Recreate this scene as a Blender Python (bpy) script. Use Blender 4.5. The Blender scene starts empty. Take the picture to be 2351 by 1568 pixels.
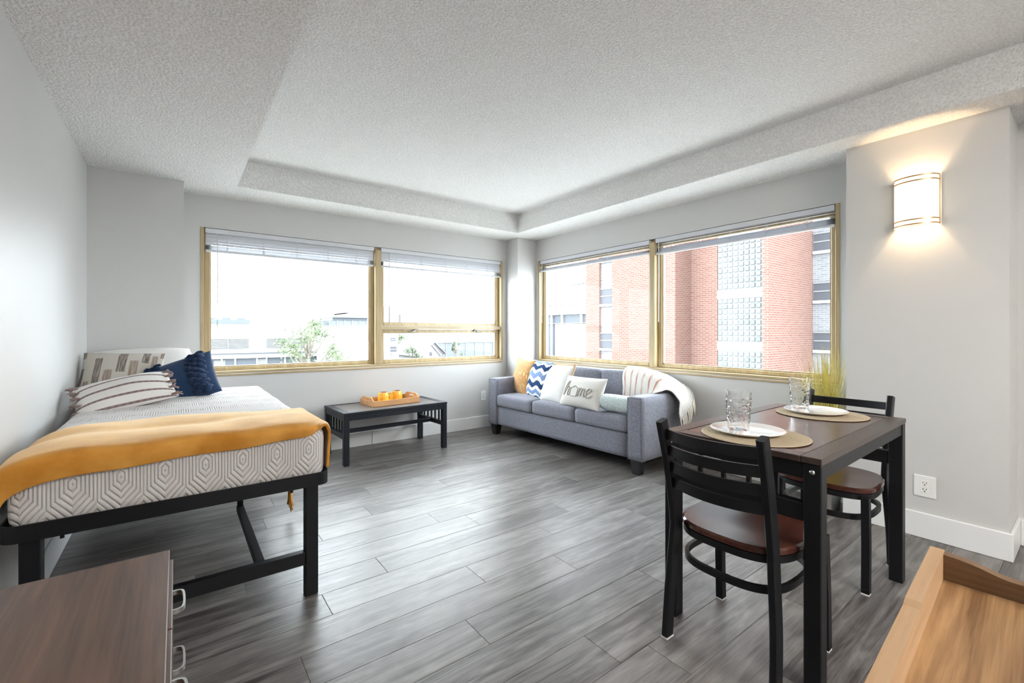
import bpy, bmesh, math, random
from mathutils import Vector, Matrix, noise
PI = math.pi
R = math.radians
rnd = random.Random(7)
scene = bpy.context.scene
col = scene.collection

# ------------------------------------------------------------------ camera
cam_data = bpy.data.cameras.new('camera')
cam_data.sensor_fit = 'HORIZONTAL'
cam_data.sensor_width = 36.0
cam_data.lens = 1026.6 / 2351 * 36.0
cam_data.shift_y = -23.2 / 2351
cam_data.clip_start = 0.02
cam_data.clip_end = 600
cam = bpy.data.objects.new('camera', cam_data)
cam.location = (0, 0, 1.17)
cam.rotation_euler = (PI / 2, 0, -R(36.87))
col.objects.link(cam)
scene.camera = cam

# ------------------------------------------------------------------ sky (even white overcast) and exposure
SKY = 11.5
world = bpy.data.worlds.new('overcast_sky')
scene.world = world
world.use_nodes = True
bg = world.node_tree.nodes['Background']
bg.inputs[0].default_value = (0.89, 0.945, 1.0, 1)
bg.inputs[1].default_value = SKY
scene.view_settings.view_transform = 'Standard'
scene.view_settings.look = 'None'
scene.view_settings.exposure = 0.56
scene.view_settings.gamma = 1.0
scene.view_settings.use_curve_mapping = False
cy = scene.cycles
cy.use_denoising = True
cy.max_bounces = 8
cy.diffuse_bounces = 4
cy.adaptive_threshold = 0.05
cy.glossy_bounces = 4
cy.transmission_bounces = 8
cy.transparent_max_bounces = 12
cy.sample_clamp_indirect = 8.0
cy.caustics_reflective = False
cy.caustics_refractive = False


# ------------------------------------------------------------------ node expression helper
class NX:
    """a float socket with arithmetic"""
    def __init__(s, nt, sock):
        s.nt, s.sock = nt, sock

    def _op(s, op, *others):
        n = s.nt.nodes.new('ShaderNodeMath')
        n.operation = op
        for i, v in enumerate((s,) + others):
            if isinstance(v, NX):
                s.nt.links.new(v.sock, n.inputs[i])
            else:
                n.inputs[i].default_value = float(v)
        return NX(s.nt, n.outputs[0])

    def c(s, v):
        n = s.nt.nodes.new('ShaderNodeValue')
        n.outputs[0].default_value = float(v)
        return NX(s.nt, n.outputs[0])

    def __add__(s, o): return s._op('ADD', o)
    __radd__ = __add__
    def __sub__(s, o): return s._op('SUBTRACT', o)
    def __rsub__(s, o): return s.c(o)._op('SUBTRACT', s)
    def __mul__(s, o): return s._op('MULTIPLY', o)
    __rmul__ = __mul__
    def __truediv__(s, o): return s._op('DIVIDE', o)
    def abs(s): return s._op('ABSOLUTE')
    def floor(s): return s._op('FLOOR')
    def frac(s): return s._op('FRACT')
    def sin(s): return s._op('SINE')
    def pingpong(s, v): return s._op('PINGPONG', v)
    def min(s, o): return s._op('MINIMUM', o)
    def max(s, o): return s._op('MAXIMUM', o)
    def lt(s, o): return s._op('LESS_THAN', o)
    def gt(s, o): return s._op('GREATER_THAN', o)
    def pow(s, o): return s._op('POWER', o)
    def sqrt(s): return s._op('SQRT')
    def atan2(s, o): return s._op('ARCTAN2', o)

    def ramp(s, a, b, va=0.0, vb=1.0, smooth=False):
        n = s.nt.nodes.new('ShaderNodeMapRange')
        if smooth:
            n.interpolation_type = 'SMOOTHSTEP'
        s.nt.links.new(s.sock, n.inputs[0])
        for i, v in enumerate((a, b, va, vb)):
            n.inputs[i + 1].default_value = v
        return NX(s.nt, n.outputs[0])


class Mat:
    def __init__(s, name, base=(.8, .8, .8), rough=.5, metal=0.0, spec=.5, **kw):
        s.m = bpy.data.materials.new(name)
        s.m.use_nodes = True
        s.nt = s.m.node_tree
        s.b = s.nt.nodes['Principled BSDF']
        s.b.inputs['Base Color'].default_value = (*base, 1)
        s.b.inputs['Roughness'].default_value = rough
        s.b.inputs['Metallic'].default_value = metal
        s.b.inputs['Specular IOR Level'].default_value = spec
        for k, v in kw.items():
            s.b.inputs[k.replace('_', ' ')].default_value = v

    def coords(s, kind='Object', scale=(1, 1, 1), obj_random=False):
        n = s.nt.nodes.new('ShaderNodeTexCoord')
        m = s.nt.nodes.new('ShaderNodeMapping')
        s.nt.links.new(n.outputs[kind], m.inputs[0])
        m.inputs['Scale'].default_value = scale
        if obj_random:
            oi = s.nt.nodes.new('ShaderNodeObjectInfo')
            k = s.nt.nodes.new('ShaderNodeVectorMath')
            k.operation = 'SCALE'
            k.inputs[0].default_value = (37.1, 11.3, 5.7)
            s.nt.links.new(oi.outputs['Random'], k.inputs['Scale'])
            s.nt.links.new(k.outputs[0], m.inputs['Location'])
        return m.outputs[0]

    def xyz(s, vec):
        n = s.nt.nodes.new('ShaderNodeSeparateXYZ')
        s.nt.links.new(vec, n.inputs[0])
        return [NX(s.nt, o) for o in n.outputs]

    def random(s):
        oi = s.nt.nodes.new('ShaderNodeObjectInfo')
        return NX(s.nt, oi.outputs['Random'])

    def noise(s, vec, scale, detail=2.0, rough=.5, dist=0.0):
        n = s.nt.nodes.new('ShaderNodeTexNoise')
        s.nt.links.new(vec, n.inputs['Vector'])
        n.inputs['Scale'].default_value = scale
        n.inputs['Detail'].default_value = detail
        n.inputs['Roughness'].default_value = rough
        n.inputs['Distortion'].default_value = dist
        return NX(s.nt, n.outputs[0])

    def voronoi(s, vec, scale):
        n = s.nt.nodes.new('ShaderNodeTexVoronoi')
        s.nt.links.new(vec, n.inputs['Vector'])
        n.inputs['Scale'].default_value = scale
        return NX(s.nt, n.outputs[0])

    def mixc(s, f, a, b):
        n = s.nt.nodes.new('ShaderNodeMix')
        n.data_type = 'RGBA'
        if isinstance(f, NX):
            s.nt.links.new(f.sock, n.inputs[0])
        else:
            n.inputs[0].default_value = f
        for i, v in ((6, a), (7, b)):
            if isinstance(v, tuple):
                n.inputs[i].default_value = (*v, 1)
            else:
                s.nt.links.new(v, n.inputs[i])
        return n.outputs[2]

    def color(s, sock):
        s.nt.links.new(sock, s.b.inputs['Base Color'])
        return s

    def rough(s, nx):
        s.nt.links.new(nx.sock, s.b.inputs['Roughness'])
        return s

    def bump(s, nx, strength=.3, dist=.01):
        n = s.nt.nodes.new('ShaderNodeBump')
        n.inputs['Strength'].default_value = strength
        n.inputs['Distance'].default_value = dist
        s.nt.links.new(nx.sock, n.inputs['Height'])
        s.nt.links.new(n.outputs[0], s.b.inputs['Normal'])
        return s


def wood(name, dark, light, axis=0, scale=1.0, rough=.45, spec=.5, contrast=(.35, .7), per_obj=False, bump=.08):
    m = Mat(name, rough=rough, spec=spec)
    st = [14, 14, 14]
    st[axis] = 1.0
    v = m.coords('Object', tuple(x * scale for x in st), per_obj)
    n1 = m.noise(v, 1.6, 5, .6, .6)
    st2 = [110, 110, 110]
    st2[axis] = 3
    v2 = m.coords('Object', tuple(x * scale for x in st2), per_obj)
    n2 = m.noise(v2, 1.0, 3, .6)
    f = (n1 * .65 + n2 * .35).ramp(contrast[0], contrast[1])
    m.color(m.mixc(f, dark, light))
    m.bump(n2, bump, .002)
    return m


M = {}
# wall paint
m = Mat('wall_paint', (.60, .60, .595), .45, spec=.35)
v = m.coords('Object')
m.color(m.mixc(m.noise(v, 1.3, 3), (.565, .565, .562), (.605, .605, .602)))
m.bump(m.noise(v, 170, 3), .12, .003)
M['wall'] = m
m = Mat('stippled_ceiling', (.80, .80, .795), .85, spec=.2)
v = m.coords('Object')
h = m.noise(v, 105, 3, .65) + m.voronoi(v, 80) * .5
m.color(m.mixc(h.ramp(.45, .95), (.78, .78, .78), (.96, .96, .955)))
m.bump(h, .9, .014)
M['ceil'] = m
M['trim'] = Mat('white_trim_paint', (.78, .79, .80), .35)
M['white_plastic'] = Mat('white_plastic', (.82, .82, .81), .3)
M['slot'] = Mat('outlet_slot', (.02, .02, .02), .6)

# floor planks : grey wood print, satin wear layer
m = Mat('grey_vinyl_plank', rough=.3, spec=.55)
v1 = m.coords('Object', (.9, 9, 9), True)
v2 = m.coords('Object', (2.2, 110, 110), True)
v3 = m.coords('Object', (1.6, 4.2, 4.2), True)
n1 = m.noise(v1, 2.2, 6, .62, 1.2)
n2 = m.noise(v2, 1.0, 4, .65, .4)
n3 = m.noise(v3, 1.2, 2, .5, 2.2)
g = (n3 * 9.0).sin() * .5 + .5
f = (n1 * .62 + n2 * .30 + g * .12 + (m.random() - .5) * .12).ramp(.34, .74)
m.color(m.mixc(f, (.055, .047, .045), (.290, .275, .267)))
m.rough(n2.ramp(.3, .7, .30, .42))
m.bump(n2 * .6 + n1 * .4, .22, .003)
M['plank'] = m
M['subfloor'] = Mat('subfloor', (.03, .03, .03), .9)

M['pine'] = wood('varnished_pine', (.33, .24, .115), (.56, .455, .28), 2, .8, .4)
M['pine_h'] = wood('varnished_pine_rail', (.33, .24, .115), (.56, .455, .28), 0, .8, .4)
M['pine_y'] = wood('varnished_pine_rail_side', (.33, .24, .115), (.56, .455, .28), 1, .8, .4)

# glass: clear pane that lets light straight through and mirrors a little
gm = bpy.data.materials.new('window_glass')
gm.use_nodes = True
nt = gm.node_tree
nt.nodes.remove(nt.nodes['Principled BSDF'])
tr = nt.nodes.new('ShaderNodeBsdfTransparent')
tr.inputs[0].default_value = (.96, .98, .975, 1)
gl = nt.nodes.new('ShaderNodeBsdfGlossy')
gl.inputs['Roughness'].default_value = .0
lw = nt.nodes.new('ShaderNodeLayerWeight')      # Schlick reflectance of one glass face
lw.inputs[0].default_value = .5
fr = NX(nt, lw.outputs['Facing']).pow(5.0) * .2 + .005
mx = nt.nodes.new('ShaderNodeMixShader')
nt.links.new(fr.sock, mx.inputs[0])
nt.links.new(tr.outputs[0], mx.inputs[1])
nt.links.new(gl.outputs[0], mx.inputs[2])
nt.links.new(mx.outputs[0], nt.nodes['Material Output'].inputs[0])


class Raw:
    def __init__(s, m): s.m = m


M['glass'] = Raw(gm)


def translucent(name, colr, f=.5, rough=.5):
    mm = bpy.data.materials.new(name)
    mm.use_nodes = True
    nt = mm.node_tree
    b = nt.nodes['Principled BSDF']
    b.inputs['Base Color'].default_value = (*colr, 1)
    b.inputs['Roughness'].default_value = rough
    t = nt.nodes.new('ShaderNodeBsdfTranslucent')
    t.inputs[0].default_value = (*colr, 1)
    x = nt.nodes.new('ShaderNodeMixShader')
    x.inputs[0].default_value = f
    nt.links.new(b.outputs[0], x.inputs[1])
    nt.links.new(t.outputs[0], x.inputs[2])
    nt.links.new(x.outputs[0], nt.nodes['Material Output'].inputs[0])
    return Raw(mm)


M['slat'] = translucent('blind_slat', (.64, .655, .70), .055)
M['headrail'] = Mat('blind_rail', (.62, .635, .68), .35)
M['wand'] = Mat('clear_wand', (.62, .65, .68), .15)
M['black_metal'] = Mat('black_powder_coat', (.006, .0066, .0085), .42, spec=.32)
v = M['black_metal'].coords('Object')
M['black_metal'].bump(M['black_metal'].noise(v, 600, 2), .08, .001)
M['black_wood'] = Mat('black_painted_wood', (.007, .010, .016), .38, spec=.4)
M['steel'] = Mat('steel', (.55, .55, .55), .3, 1.0)
M['walnut'] = wood('walnut_laminate', (.034, .015, .009), (.135, .070, .044), 1, .9, .42, contrast=(.34, .66))
M['table_wood'] = wood('dark_table_wood', (.045, .024, .018), (.120, .066, .050), 0, .7, .22, contrast=(.3, .75), bump=.03)
M['table_edge'] = wood('dark_table_edge', (.030, .020, .017), (.075, .050, .042), 0, .8, .33, contrast=(.3, .75), bump=.03)
M['coffee_top'] = wood('coffee_table_panel', (.060, .050, .046), (.13, .11, .10), 0, .8, .30)
M['seat_wood'] = wood('chair_seat_wood', (.035, .010, .007), (.085, .030, .020), 0, .8, .17, bump=.02)
M['bamboo'] = wood('bamboo', (.42, .20, .075), (.66, .37, .17), 0, 1.3, .4)
M['acacia'] = wood('acacia_tray_wood', (.15, .075, .030), (.38, .225, .105), 0, 1.1, .5, contrast=(.40, .60), bump=.15)
M['acacia_dark'] = wood('acacia_tray_end', (.085, .046, .024), (.25, .145, .075), 1, 1.4, .5, contrast=(.32, .68), bump=.15)
M['acacia_rim'] = wood('acacia_rim', (.34, .21, .115), (.47, .32, .19), 0, 1.3, .5)

# fabrics
m = Mat('grey_woven_upholstery', rough=.9, spec=.15, Sheen_Weight=.25)
v = m.coords('Object')
n = m.noise(v, 330, 3, .7)
n2 = m.noise(v, 60, 2)
m.color(m.mixc((n * .7 + n2 * .3).ramp(.35, .65), (.108, .114, .150), (.265, .272, .325)))
m.bump(n, .35, .002)
M['sofa'] = m
M['sofa_leg'] = Mat('sofa_leg_black', (.012, .012, .014), .4)


def hex_height(m, x, y, sx, sy, pitch):
    """stitched concentric long hexagons, two staggered lattices"""
    def d(ox, oy):
        px = (((x / sx) + ox).frac() - .5).abs() * sx
        py = (((y / sy) + oy).frac() - .5).abs() * sy
        return (px * .5 + py * .42).max(px)
    q = d(0, 0).min(d(.5, .5))
    k = ((q / pitch).frac() - .5).abs() * 2.0
    return k.pow(3.0) * -1.0


m = Mat('white_quilted_cover', (.66, .63, .62), .85, spec=.15, Sheen_Weight=.2)
x, y, z = m.xyz(m.coords('Object'))
hh = hex_height(m, x + .02, y + z + 1.178, .125, .446, .0105)
v = m.coords('Object')
m.bump(hh + m.noise(v, 40, 2) * .25 + m.noise(v, 500, 2) * .08, .8, .007)
M['quilt'] = m
m = Mat('mustard_plush', rough=.85, spec=.1, Sheen_Weight=1.0, Sheen_Roughness=.35)
v = m.coords('Object')
m.color(m.mixc(m.noise(v, 9, 4).ramp(.35, .7), (.52, .215, .030), (.70, .345, .075)))
m.bump(m.noise(v, 420, 3) + m.noise(v, 25, 3) * .6, .4, .004)
m.b.inputs['Sheen Tint'].default_value = (1, .86, .62, 1)
M['mustard'] = m


def cloth(name, c, rough=.9, n=280, b=.3):
    m = Mat(name, c, rough, spec=.12, Sheen_Weight=.15)
    v = m.coords('Object')
    k = m.noise(v, n, 3)
    m.color(m.mixc(k.ramp(.3, .7), tuple(q * .9 for q in c), tuple(min(1, q * 1.06) for q in c)))
    m.bump(k + m.noise(v, 14, 3) * 1.2, b, .004)
    return m


M['white_cotton'] = cloth('white_cotton', (.74, .73, .71))
M['navy'] = cloth('navy_denim', (.022, .052, .125), .8, 500, .35)
M['navy_dark'] = cloth('navy_denim_ruffle', (.016, .036, .090), .8, 500, .35)
M['linen'] = cloth('pale_linen', (.60, .585, .555))
M['white_linen'] = cloth('white_linen', (.72, .715, .70))
M['cord'] = cloth('grey_cord', (.44, .425, .40))
M['braid'] = cloth('tan_braid', (.52, .38, .23))
M['tassel'] = cloth('mauve_tassel', (.27, .195, .185))
M['fringe'] = cloth('cream_fringe', (.66, .62, .56))

# gold cushion: cut-pile swirls
m = Mat('gold_damask', rough=.7, spec=.2, Sheen_Weight=.5)
v = m.coords('UV', (1, 1, 1))
a = m.noise(v, 9, 3, .6, 2.5)
k = ((a * 10).sin() * .5 + .5)
m.color(m.mixc(k.ramp(.2, .8), (.42, .20, .045), (.80, .55, .26)))
m.bump(k, .5, .004)
M['gold'] = m
# blue zigzag ikat
m = Mat('blue_ikat_zigzag', rough=.85, spec=.12)
u, w, _ = m.xyz(m.coords('UV'))
jit = m.noise(m.coords('UV', (46, 3, 1)), 1.0, 2)
t = (w + (u * 3.1).pingpong(.5) * .17 * 2 * .5 + (jit - .5) * .09) * 2.7
ft = t.frac()
c1 = m.mixc(ft.gt(.30), (.015, .045, .125), (.70, .71, .70))
c2 = m.mixc(ft.gt(.50), c1, (.17, .25, .43))
c3 = m.mixc(ft.gt(.80), c2, (.70, .71, .70))
m.color(c3)
M['ikat'] = m
# linen with scattered short bars
m = Mat('linen_with_grey_bars', rough=.9, spec=.12)
u, w, _ = m.xyz(m.coords('UV'))
cu = (u * 9).floor()
cw = ((w * 1.7) + (cu * .37).frac()).floor()
fu = (u * 9).frac()
fw = ((w * 1.7) + (cu * .37).frac()).frac()
rv = ((cu * .618 + cw * .382 + .13) * 7.31).frac()
inside = fu.gt(.14) * fu.lt(.86) * fw.gt(.30) * rv.gt(.30)
strk = m.noise(m.coords('UV', (90, 5, 1)), 1.0, 2).ramp(.35, .6)
barc = m.mixc(rv.ramp(.45, 1.0), (.30, .225, .185), (.10, .09, .085))
base = m.mixc(m.noise(m.coords('UV'), 120, 2), (.46, .43, .38), (.62, .59, .54))
m.color(m.mixc(inside * strk.ramp(0, 1, .45, 1.0), base, barc))
m.bump(m.noise(m.coords('UV'), 160, 2), .2, .003)
M['bars'] = m
# cushion with raised mauve stripes
m = Mat('white_with_mauve_stripes', rough=.9, spec=.12)
u, w, _ = m.xyz(m.coords('UV'))
s = ((w * 5.0 + .28).frac() - .5).abs().lt(.105)
br = ((u * 120).sin() * .5 + .5) * .5 + .5
wh = m.mixc(m.noise(m.coords('UV'), 90, 2), (.66, .64, .62), (.76, .74, .72))
st = m.mixc(br, (.14, .10, .10), (.27, .20, .195))
m.color(m.mixc(s, wh, st))
m.bump(s * br + m.noise(m.coords('UV'), 90, 2) * .1, .5, .004)
M['stripes'] = m
# fluffy pale teal
m = Mat('pale_teal_plush', rough=.95, spec=.05, Sheen_Weight=.6)
v = m.coords('Object')
k = m.noise(v, 95, 3, .7)
m.color(m.mixc(k.ramp(.3, .7), (.35, .43, .44), (.62, .70, .70)))
m.bump(k, .9, .012)
M['teal'] = m
# sofa throw: cream wool with rust stripes on its folded end
m = Mat('cream_wool_with_rust_stripes', rough=.95, spec=.05, Sheen_Weight=.4)
u, w, _ = m.xyz(m.coords('UV'))
s = ((u * 6.6 + .1).frac() - .5).abs()
wob = m.noise(m.coords('UV', (30, 7, 1)), 1, 2)
band = s.ramp(.17, .07) * w.lt(.56) * u.lt(.95) * wob.ramp(.25, .6)
v = m.coords('Object')
k = m.noise(v, 160, 3)
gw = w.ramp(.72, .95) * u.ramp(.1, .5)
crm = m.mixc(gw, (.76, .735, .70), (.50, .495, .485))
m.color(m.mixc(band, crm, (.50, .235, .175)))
m.bump(k, .6, .005)
M['throw'] = m

# crockery
M['plate'] = Mat('white_glaze', (.80, .78, .76), .08, spec=.6)
m = Mat('woven_jute', rough=.9, spec=.1)
x, y, z = m.xyz(m.coords('Object'))
rr = (x * x + y * y).sqrt()
ring = (rr * 1150).sin() * .5 + .5
tw = (x.atan2(y) * 160 + rr * 900).sin() * .5 + .5
m.color(m.mixc(ring * .6 + tw * .4, (.40, .31, .20), (.66, .56, .42)))
m.bump(ring + tw * .5, .6, .003)
M['jute'] = m
tg = Mat('tumbler_glass', (1, 1, 1), .0)
tg.b.inputs['Transmission Weight'].default_value = 1.0
tg.b.inputs['IOR'].default_value = 1.45
M['tumbler'] = tg
M['mug'] = Mat('yellow_glaze', (.80, .43, .045), .2, spec=.6)
M['mug_base'] = Mat('bare_brown_clay', (.25, .075, .03), .6)
M['pot'] = Mat('galvanised_pot', (.6, .6, .58), .35, 1.0)
m = Mat('dry_yellow_grass', rough=.6)
m.color(m.mixc(m.random(), (.42, .36, .09), (.42, .36, .09)))
v = m.coords('Object')
m.color(m.mixc(m.noise(v, 30, 2).ramp(.3, .7), (.40, .38, .06), (.72, .60, .22)))
M['grass'] = m
M['soil'] = Mat('soil', (.05, .035, .025), .95)
M['brass'] = Mat('brushed_gold', (.60, .36, .17), .35, 1.0)
sh = Mat('opal_lamp_glass', (.9, .85, .75), .3)
sh.b.inputs['Emission Color'].default_value = (1, .80, .54, 1)
sh.b.inputs['Emission Strength'].default_value = 1.7
M['opal'] = sh

# outdoors
def brick_mat(name, c1, c2, mortar):
    m = Mat(name, rough=.9, spec=.1)
    n = m.nt.nodes.new('ShaderNodeTexBrick')
    x, y, z = m.xyz(m.coords('Object'))
    cb = m.nt.nodes.new('ShaderNodeCombineXYZ')
    m.nt.links.new((x + y).sock, cb.inputs[0])
    m.nt.links.new(z.sock, cb.inputs[1])
    m.nt.links.new(cb.outputs[0], n.inputs['Vector'])
    n.inputs['Color1'].default_value = (*c1, 1)
    n.inputs['Color2'].default_value = (*c2, 1)
    n.inputs['Mortar'].default_value = (*mortar, 1)
    n.inputs['Scale'].default_value = 1.0
    n.inputs['Brick Width'].default_value = .40
    n.inputs['Row Height'].default_value = .125
    n.inputs['Mortar Size'].default_value = .018
    m.color(n.outputs[0])
    return m


M['brick_red'] = brick_mat('red_brick', (.110, .053, .042), (.132, .069, .054), (.150, .118, .106))
M['brick_grey'] = brick_mat('grey_brick', (.110, .112, .119), (.140, .142, .150), (.175, .175, .185))
M['concrete'] = Mat('pale_concrete', (0.260, 0.260, 0.260), .9)
M['white_render'] = Mat('white_render', (.22, .22, .22), .9)
M['white_panel'] = Mat('white_panel', (.55, .55, .55), .8)
M['louvre'] = Mat('pale_louvre', (0.102, 0.105, 0.108), .8)
M['dark_line'] = Mat('shadow_gap', (0.046, 0.050, 0.056), .9)
M['far_glass'] = Mat('far_glazing', (.060, .067, .078), .45, spec=.2)
M['window_dark'] = Mat('far_window', (.050, .052, .060), .5, spec=.2)
M['mullion_far'] = Mat('far_mullion', (0.124, 0.124, 0.124), .8)
M['terracotta'] = Mat('terracotta_render', (0.130, 0.108, 0.102), .9)
M['blue_grey'] = Mat('blue_grey_cladding', (0.093, 0.102, 0.115), .8)
M['hvac'] = Mat('hvac_grey', (0.071, 0.081, 0.090), .8)
M['lilac'] = Mat('lilac_brick', (0.115, 0.105, 0.115), .9)
M['roof_pale'] = Mat('pale_roof', (0.124, 0.124, 0.124), .9)
M['asphalt'] = Mat('street', (.38, .38, .37), .95)
m = Mat('glass_block', rough=.25, spec=.3)
m.color(m.mixc(m.random(), (0.085, 0.098, 0.100), (0.145, 0.160, 0.160)))
M['block'] = m
M['block_joint'] = Mat('glass_block_mortar', (0.167, 0.174, 0.177), .8)


def leaf_mat(name, a, b):
    m = Mat(name, rough=.8, spec=.1)
    v = m.coords('Object')
    m.color(m.mixc(m.noise(v, 1.7, 2).ramp(.35, .65), a, b))
    return m


M['leaf'] = leaf_mat('tree_leaves', (.075, .098, .060), (.115, .138, .080))
M['leaf_pale'] = leaf_mat('pale_leaves', (.085, .105, .078), (.115, .13, .09))
M['bark'] = Mat('tree_bark', (.13, .115, .095), .9)


# ------------------------------------------------------------------ mesh helpers
def mat_of(x):
    return x.m if x is not None else None


def add_box(bm, x0, x1, y0, y1, z0, z1, bev=0.0, seg=1, mtx=None):
    t = bmesh.new()
    vs = [t.verts.new((x, y, z)) for z in (z0, z1) for y in (y0, y1) for x in (x0, x1)]
    for f in ((0, 2, 3, 1), (4, 5, 7, 6), (0, 1, 5, 4), (2, 6, 7, 3), (0, 4, 6, 2), (1, 3, 7, 5)):
        t.faces.new([vs[i] for i in f])
    if bev > 0:
        bmesh.ops.bevel(t, geom=list(t.edges), offset=bev, segments=seg, affect='EDGES', profile=.5)
    if mtx is not None:
        bmesh.ops.transform(t, matrix=mtx, verts=t.verts)
    merge(bm, t)


def merge(bm, t):
    mp = {}
    for v in t.verts:
        mp[v] = bm.verts.new(v.co)
    for f in t.faces:
        try:
            nf = bm.faces.new([mp[v] for v in f.verts])
            nf.smooth = f.smooth
        except ValueError:
            pass
    t.free()


def add_sweep(bm, pts, prof, up=(0, 0, 1), closed=False, cap=True):
    """sweep a closed 2-D profile [(a,b)] along points; a runs sideways, b along up. pts may carry per-point scale as 4th value"""
    P = [Vector(p[:3]) for p in pts]
    S = [p[3] if len(p) > 3 else 1.0 for p in pts]
    n = len(P)
    up = Vector(up).normalized()
    rings = []
    for i in range(n):
        if closed:
            t = P[(i + 1) % n] - P[i - 1]
        else:
            t = P[min(i + 1, n - 1)] - P[max(i - 1, 0)]
        t.normalize()
        u = up
        if abs(t.dot(u)) > .95:
            u = Vector((1, 0, 0)) if abs(t.x) < .9 else Vector((0, 1, 0))
        a = t.cross(u).normalized()
        b = a.cross(t).normalized()
        rings.append([bm.verts.new(P[i] + a * (q[0] * S[i]) + b * (q[1] * S[i])) for q in prof])
    k = len(prof)
    for i in range(n if closed else n - 1):
        r0, r1 = rings[i], rings[(i + 1) % n]
        for j in range(k):
            bm.faces.new([r0[j], r0[(j + 1) % k], r1[(j + 1) % k], r1[j]])
    if cap and not closed:
        bm.faces.new(list(reversed(rings[0])))
        bm.faces.new(rings[-1])


def circ(r, n=8):
    return [(r * math.cos(2 * PI * i / n), r * math.sin(2 * PI * i / n)) for i in range(n)]


def rectp(w, h):
    return [(-w / 2, -h / 2), (w / 2, -h / 2), (w / 2, h / 2), (-w / 2, h / 2)]


def add_tube(bm, pts, r, n=8, **k):
    add_sweep(bm, pts, circ(r, n), **k)


def add_lathe(bm, prof, n=32, c=(0, 0, 0), cap=False):
    rings = []
    for r, z in prof:
        rings.append([bm.verts.new((c[0] + r * math.cos(2 * PI * i / n), c[1] + r * math.sin(2 * PI * i / n), c[2] + z)) for i in range(n)])
    for a, b in zip(rings, rings[1:]):
        for i in range(n):
            bm.faces.new([a[i], a[(i + 1) % n], b[(i + 1) % n], b[i]])
    if cap:
        bm.faces.new(list(reversed(rings[0])))
        bm.faces.new(rings[-1])


def add_prism(bm, outline, z0, z1, axis='z', mtx=None):
    t = bmesh.new()
    def P(a, b, c):
        return {'z': (a, b, c), 'y': (a, c, b), 'x': (c, a, b)}[axis]
    lo = [t.verts.new(P(a, b, z0)) for a, b in outline]
    hi = [t.verts.new(P(a, b, z1)) for a, b in outline]
    n = len(outline)
    t.faces.new(list(reversed(lo)))
    t.faces.new(hi)
    for i in range(n):
        t.faces.new([lo[i], lo[(i + 1) % n], hi[(i + 1) % n], hi[i]])
    if mtx is not None:
        bmesh.ops.transform(t, matrix=mtx, verts=t.verts)
    merge(bm, t)


def obj(name, bm, mat, parent=None, smooth=False, sub=0, recalc=True):
    if recalc:
        bmesh.ops.recalc_face_normals(bm, faces=bm.faces)
    me = bpy.data.meshes.new(name)
    bm.to_mesh(me)
    bm.free()
    if mat is not None:
        me.materials.append(mat_of(mat))
    if smooth:
        for p in me.polygons:
            p.use_smooth = True
        if smooth == 'auto':
            try:
                me.set_sharp_from_angle(angle=R(40))
            except Exception:
                pass
    o = bpy.data.objects.new(name, me)
    col.objects.link(o)
    if parent is not None:
        o.parent = parent
    if sub:
        md = o.modifiers.new('sub', 'SUBSURF')
        md.levels = md.render_levels = sub
    return o


def box(name, mat, x0, x1, y0, y1, z0, z1, parent=None, bev=0.0, seg=1):
    bm = bmesh.new()
    add_box(bm, x0, x1, y0, y1, z0, z1, bev, seg)
    return obj(name, bm, mat, parent)


def thing(name, label, cat, loc=(0, 0, 0), rz=0.0, group=None, rot=None):
    o = bpy.data.objects.new(name, None)
    o.empty_display_size = .1
    col.objects.link(o)
    o.location = loc
    o.rotation_euler = rot if rot else (0, 0, rz)
    return tag(o, label, cat, group)


def tag(o, label, cat, group=None, kind=None):
    o['label'] = label
    o['category'] = cat
    if group:
        o['group'] = group
    if kind:
        o['kind'] = kind
    return o


def struct(o, label=None):
    o['kind'] = 'structure'
    if label:
        o['label'] = label
    return o


def copy_part(o, parent, loc=None):
    c = o.copy()
    col.objects.link(c)
    c.parent = parent
    if loc is not None:
        c.location = loc
    return c


def catmull(pts, n):
    """resample a list of tuples with a Catmull-Rom spline into n points"""
    P = [Vector(p) for p in pts]
    k = len(P) - 1
    out = []
    for i in range(n):
        t = i / (n - 1) * k
        j = min(int(t), k - 1)
        f = t - j
        p1, p2 = P[j], P[j + 1]
        p0 = P[j - 1] if j > 0 else p1 * 2 - p2
        p3 = P[j + 2] if j + 2 <= k else p2 * 2 - p1
        out.append(.5 * ((2 * p1) + (p2 - p0) * f + (2 * p0 - 5 * p1 + 4 * p2 - p3) * f * f + (3 * p1 - p0 - 3 * p2 + p3) * f ** 3))
    return out


# ------------------------------------------------------------------ room constants
XL, XB, YA = -.499, 3.643, 4.591
ZS, ZT = 2.322, 2.532
YR = -2.4          # wall behind the camera
XC, LC0, LC1 = 3.393, .996, .302    # lamp wall
XA = 3.74          # alcove wall
WT, WB = 2.053, .804
WA0, WA1 = .160, 3.294
WB0, WB1 = 4.307, 1.104

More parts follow.
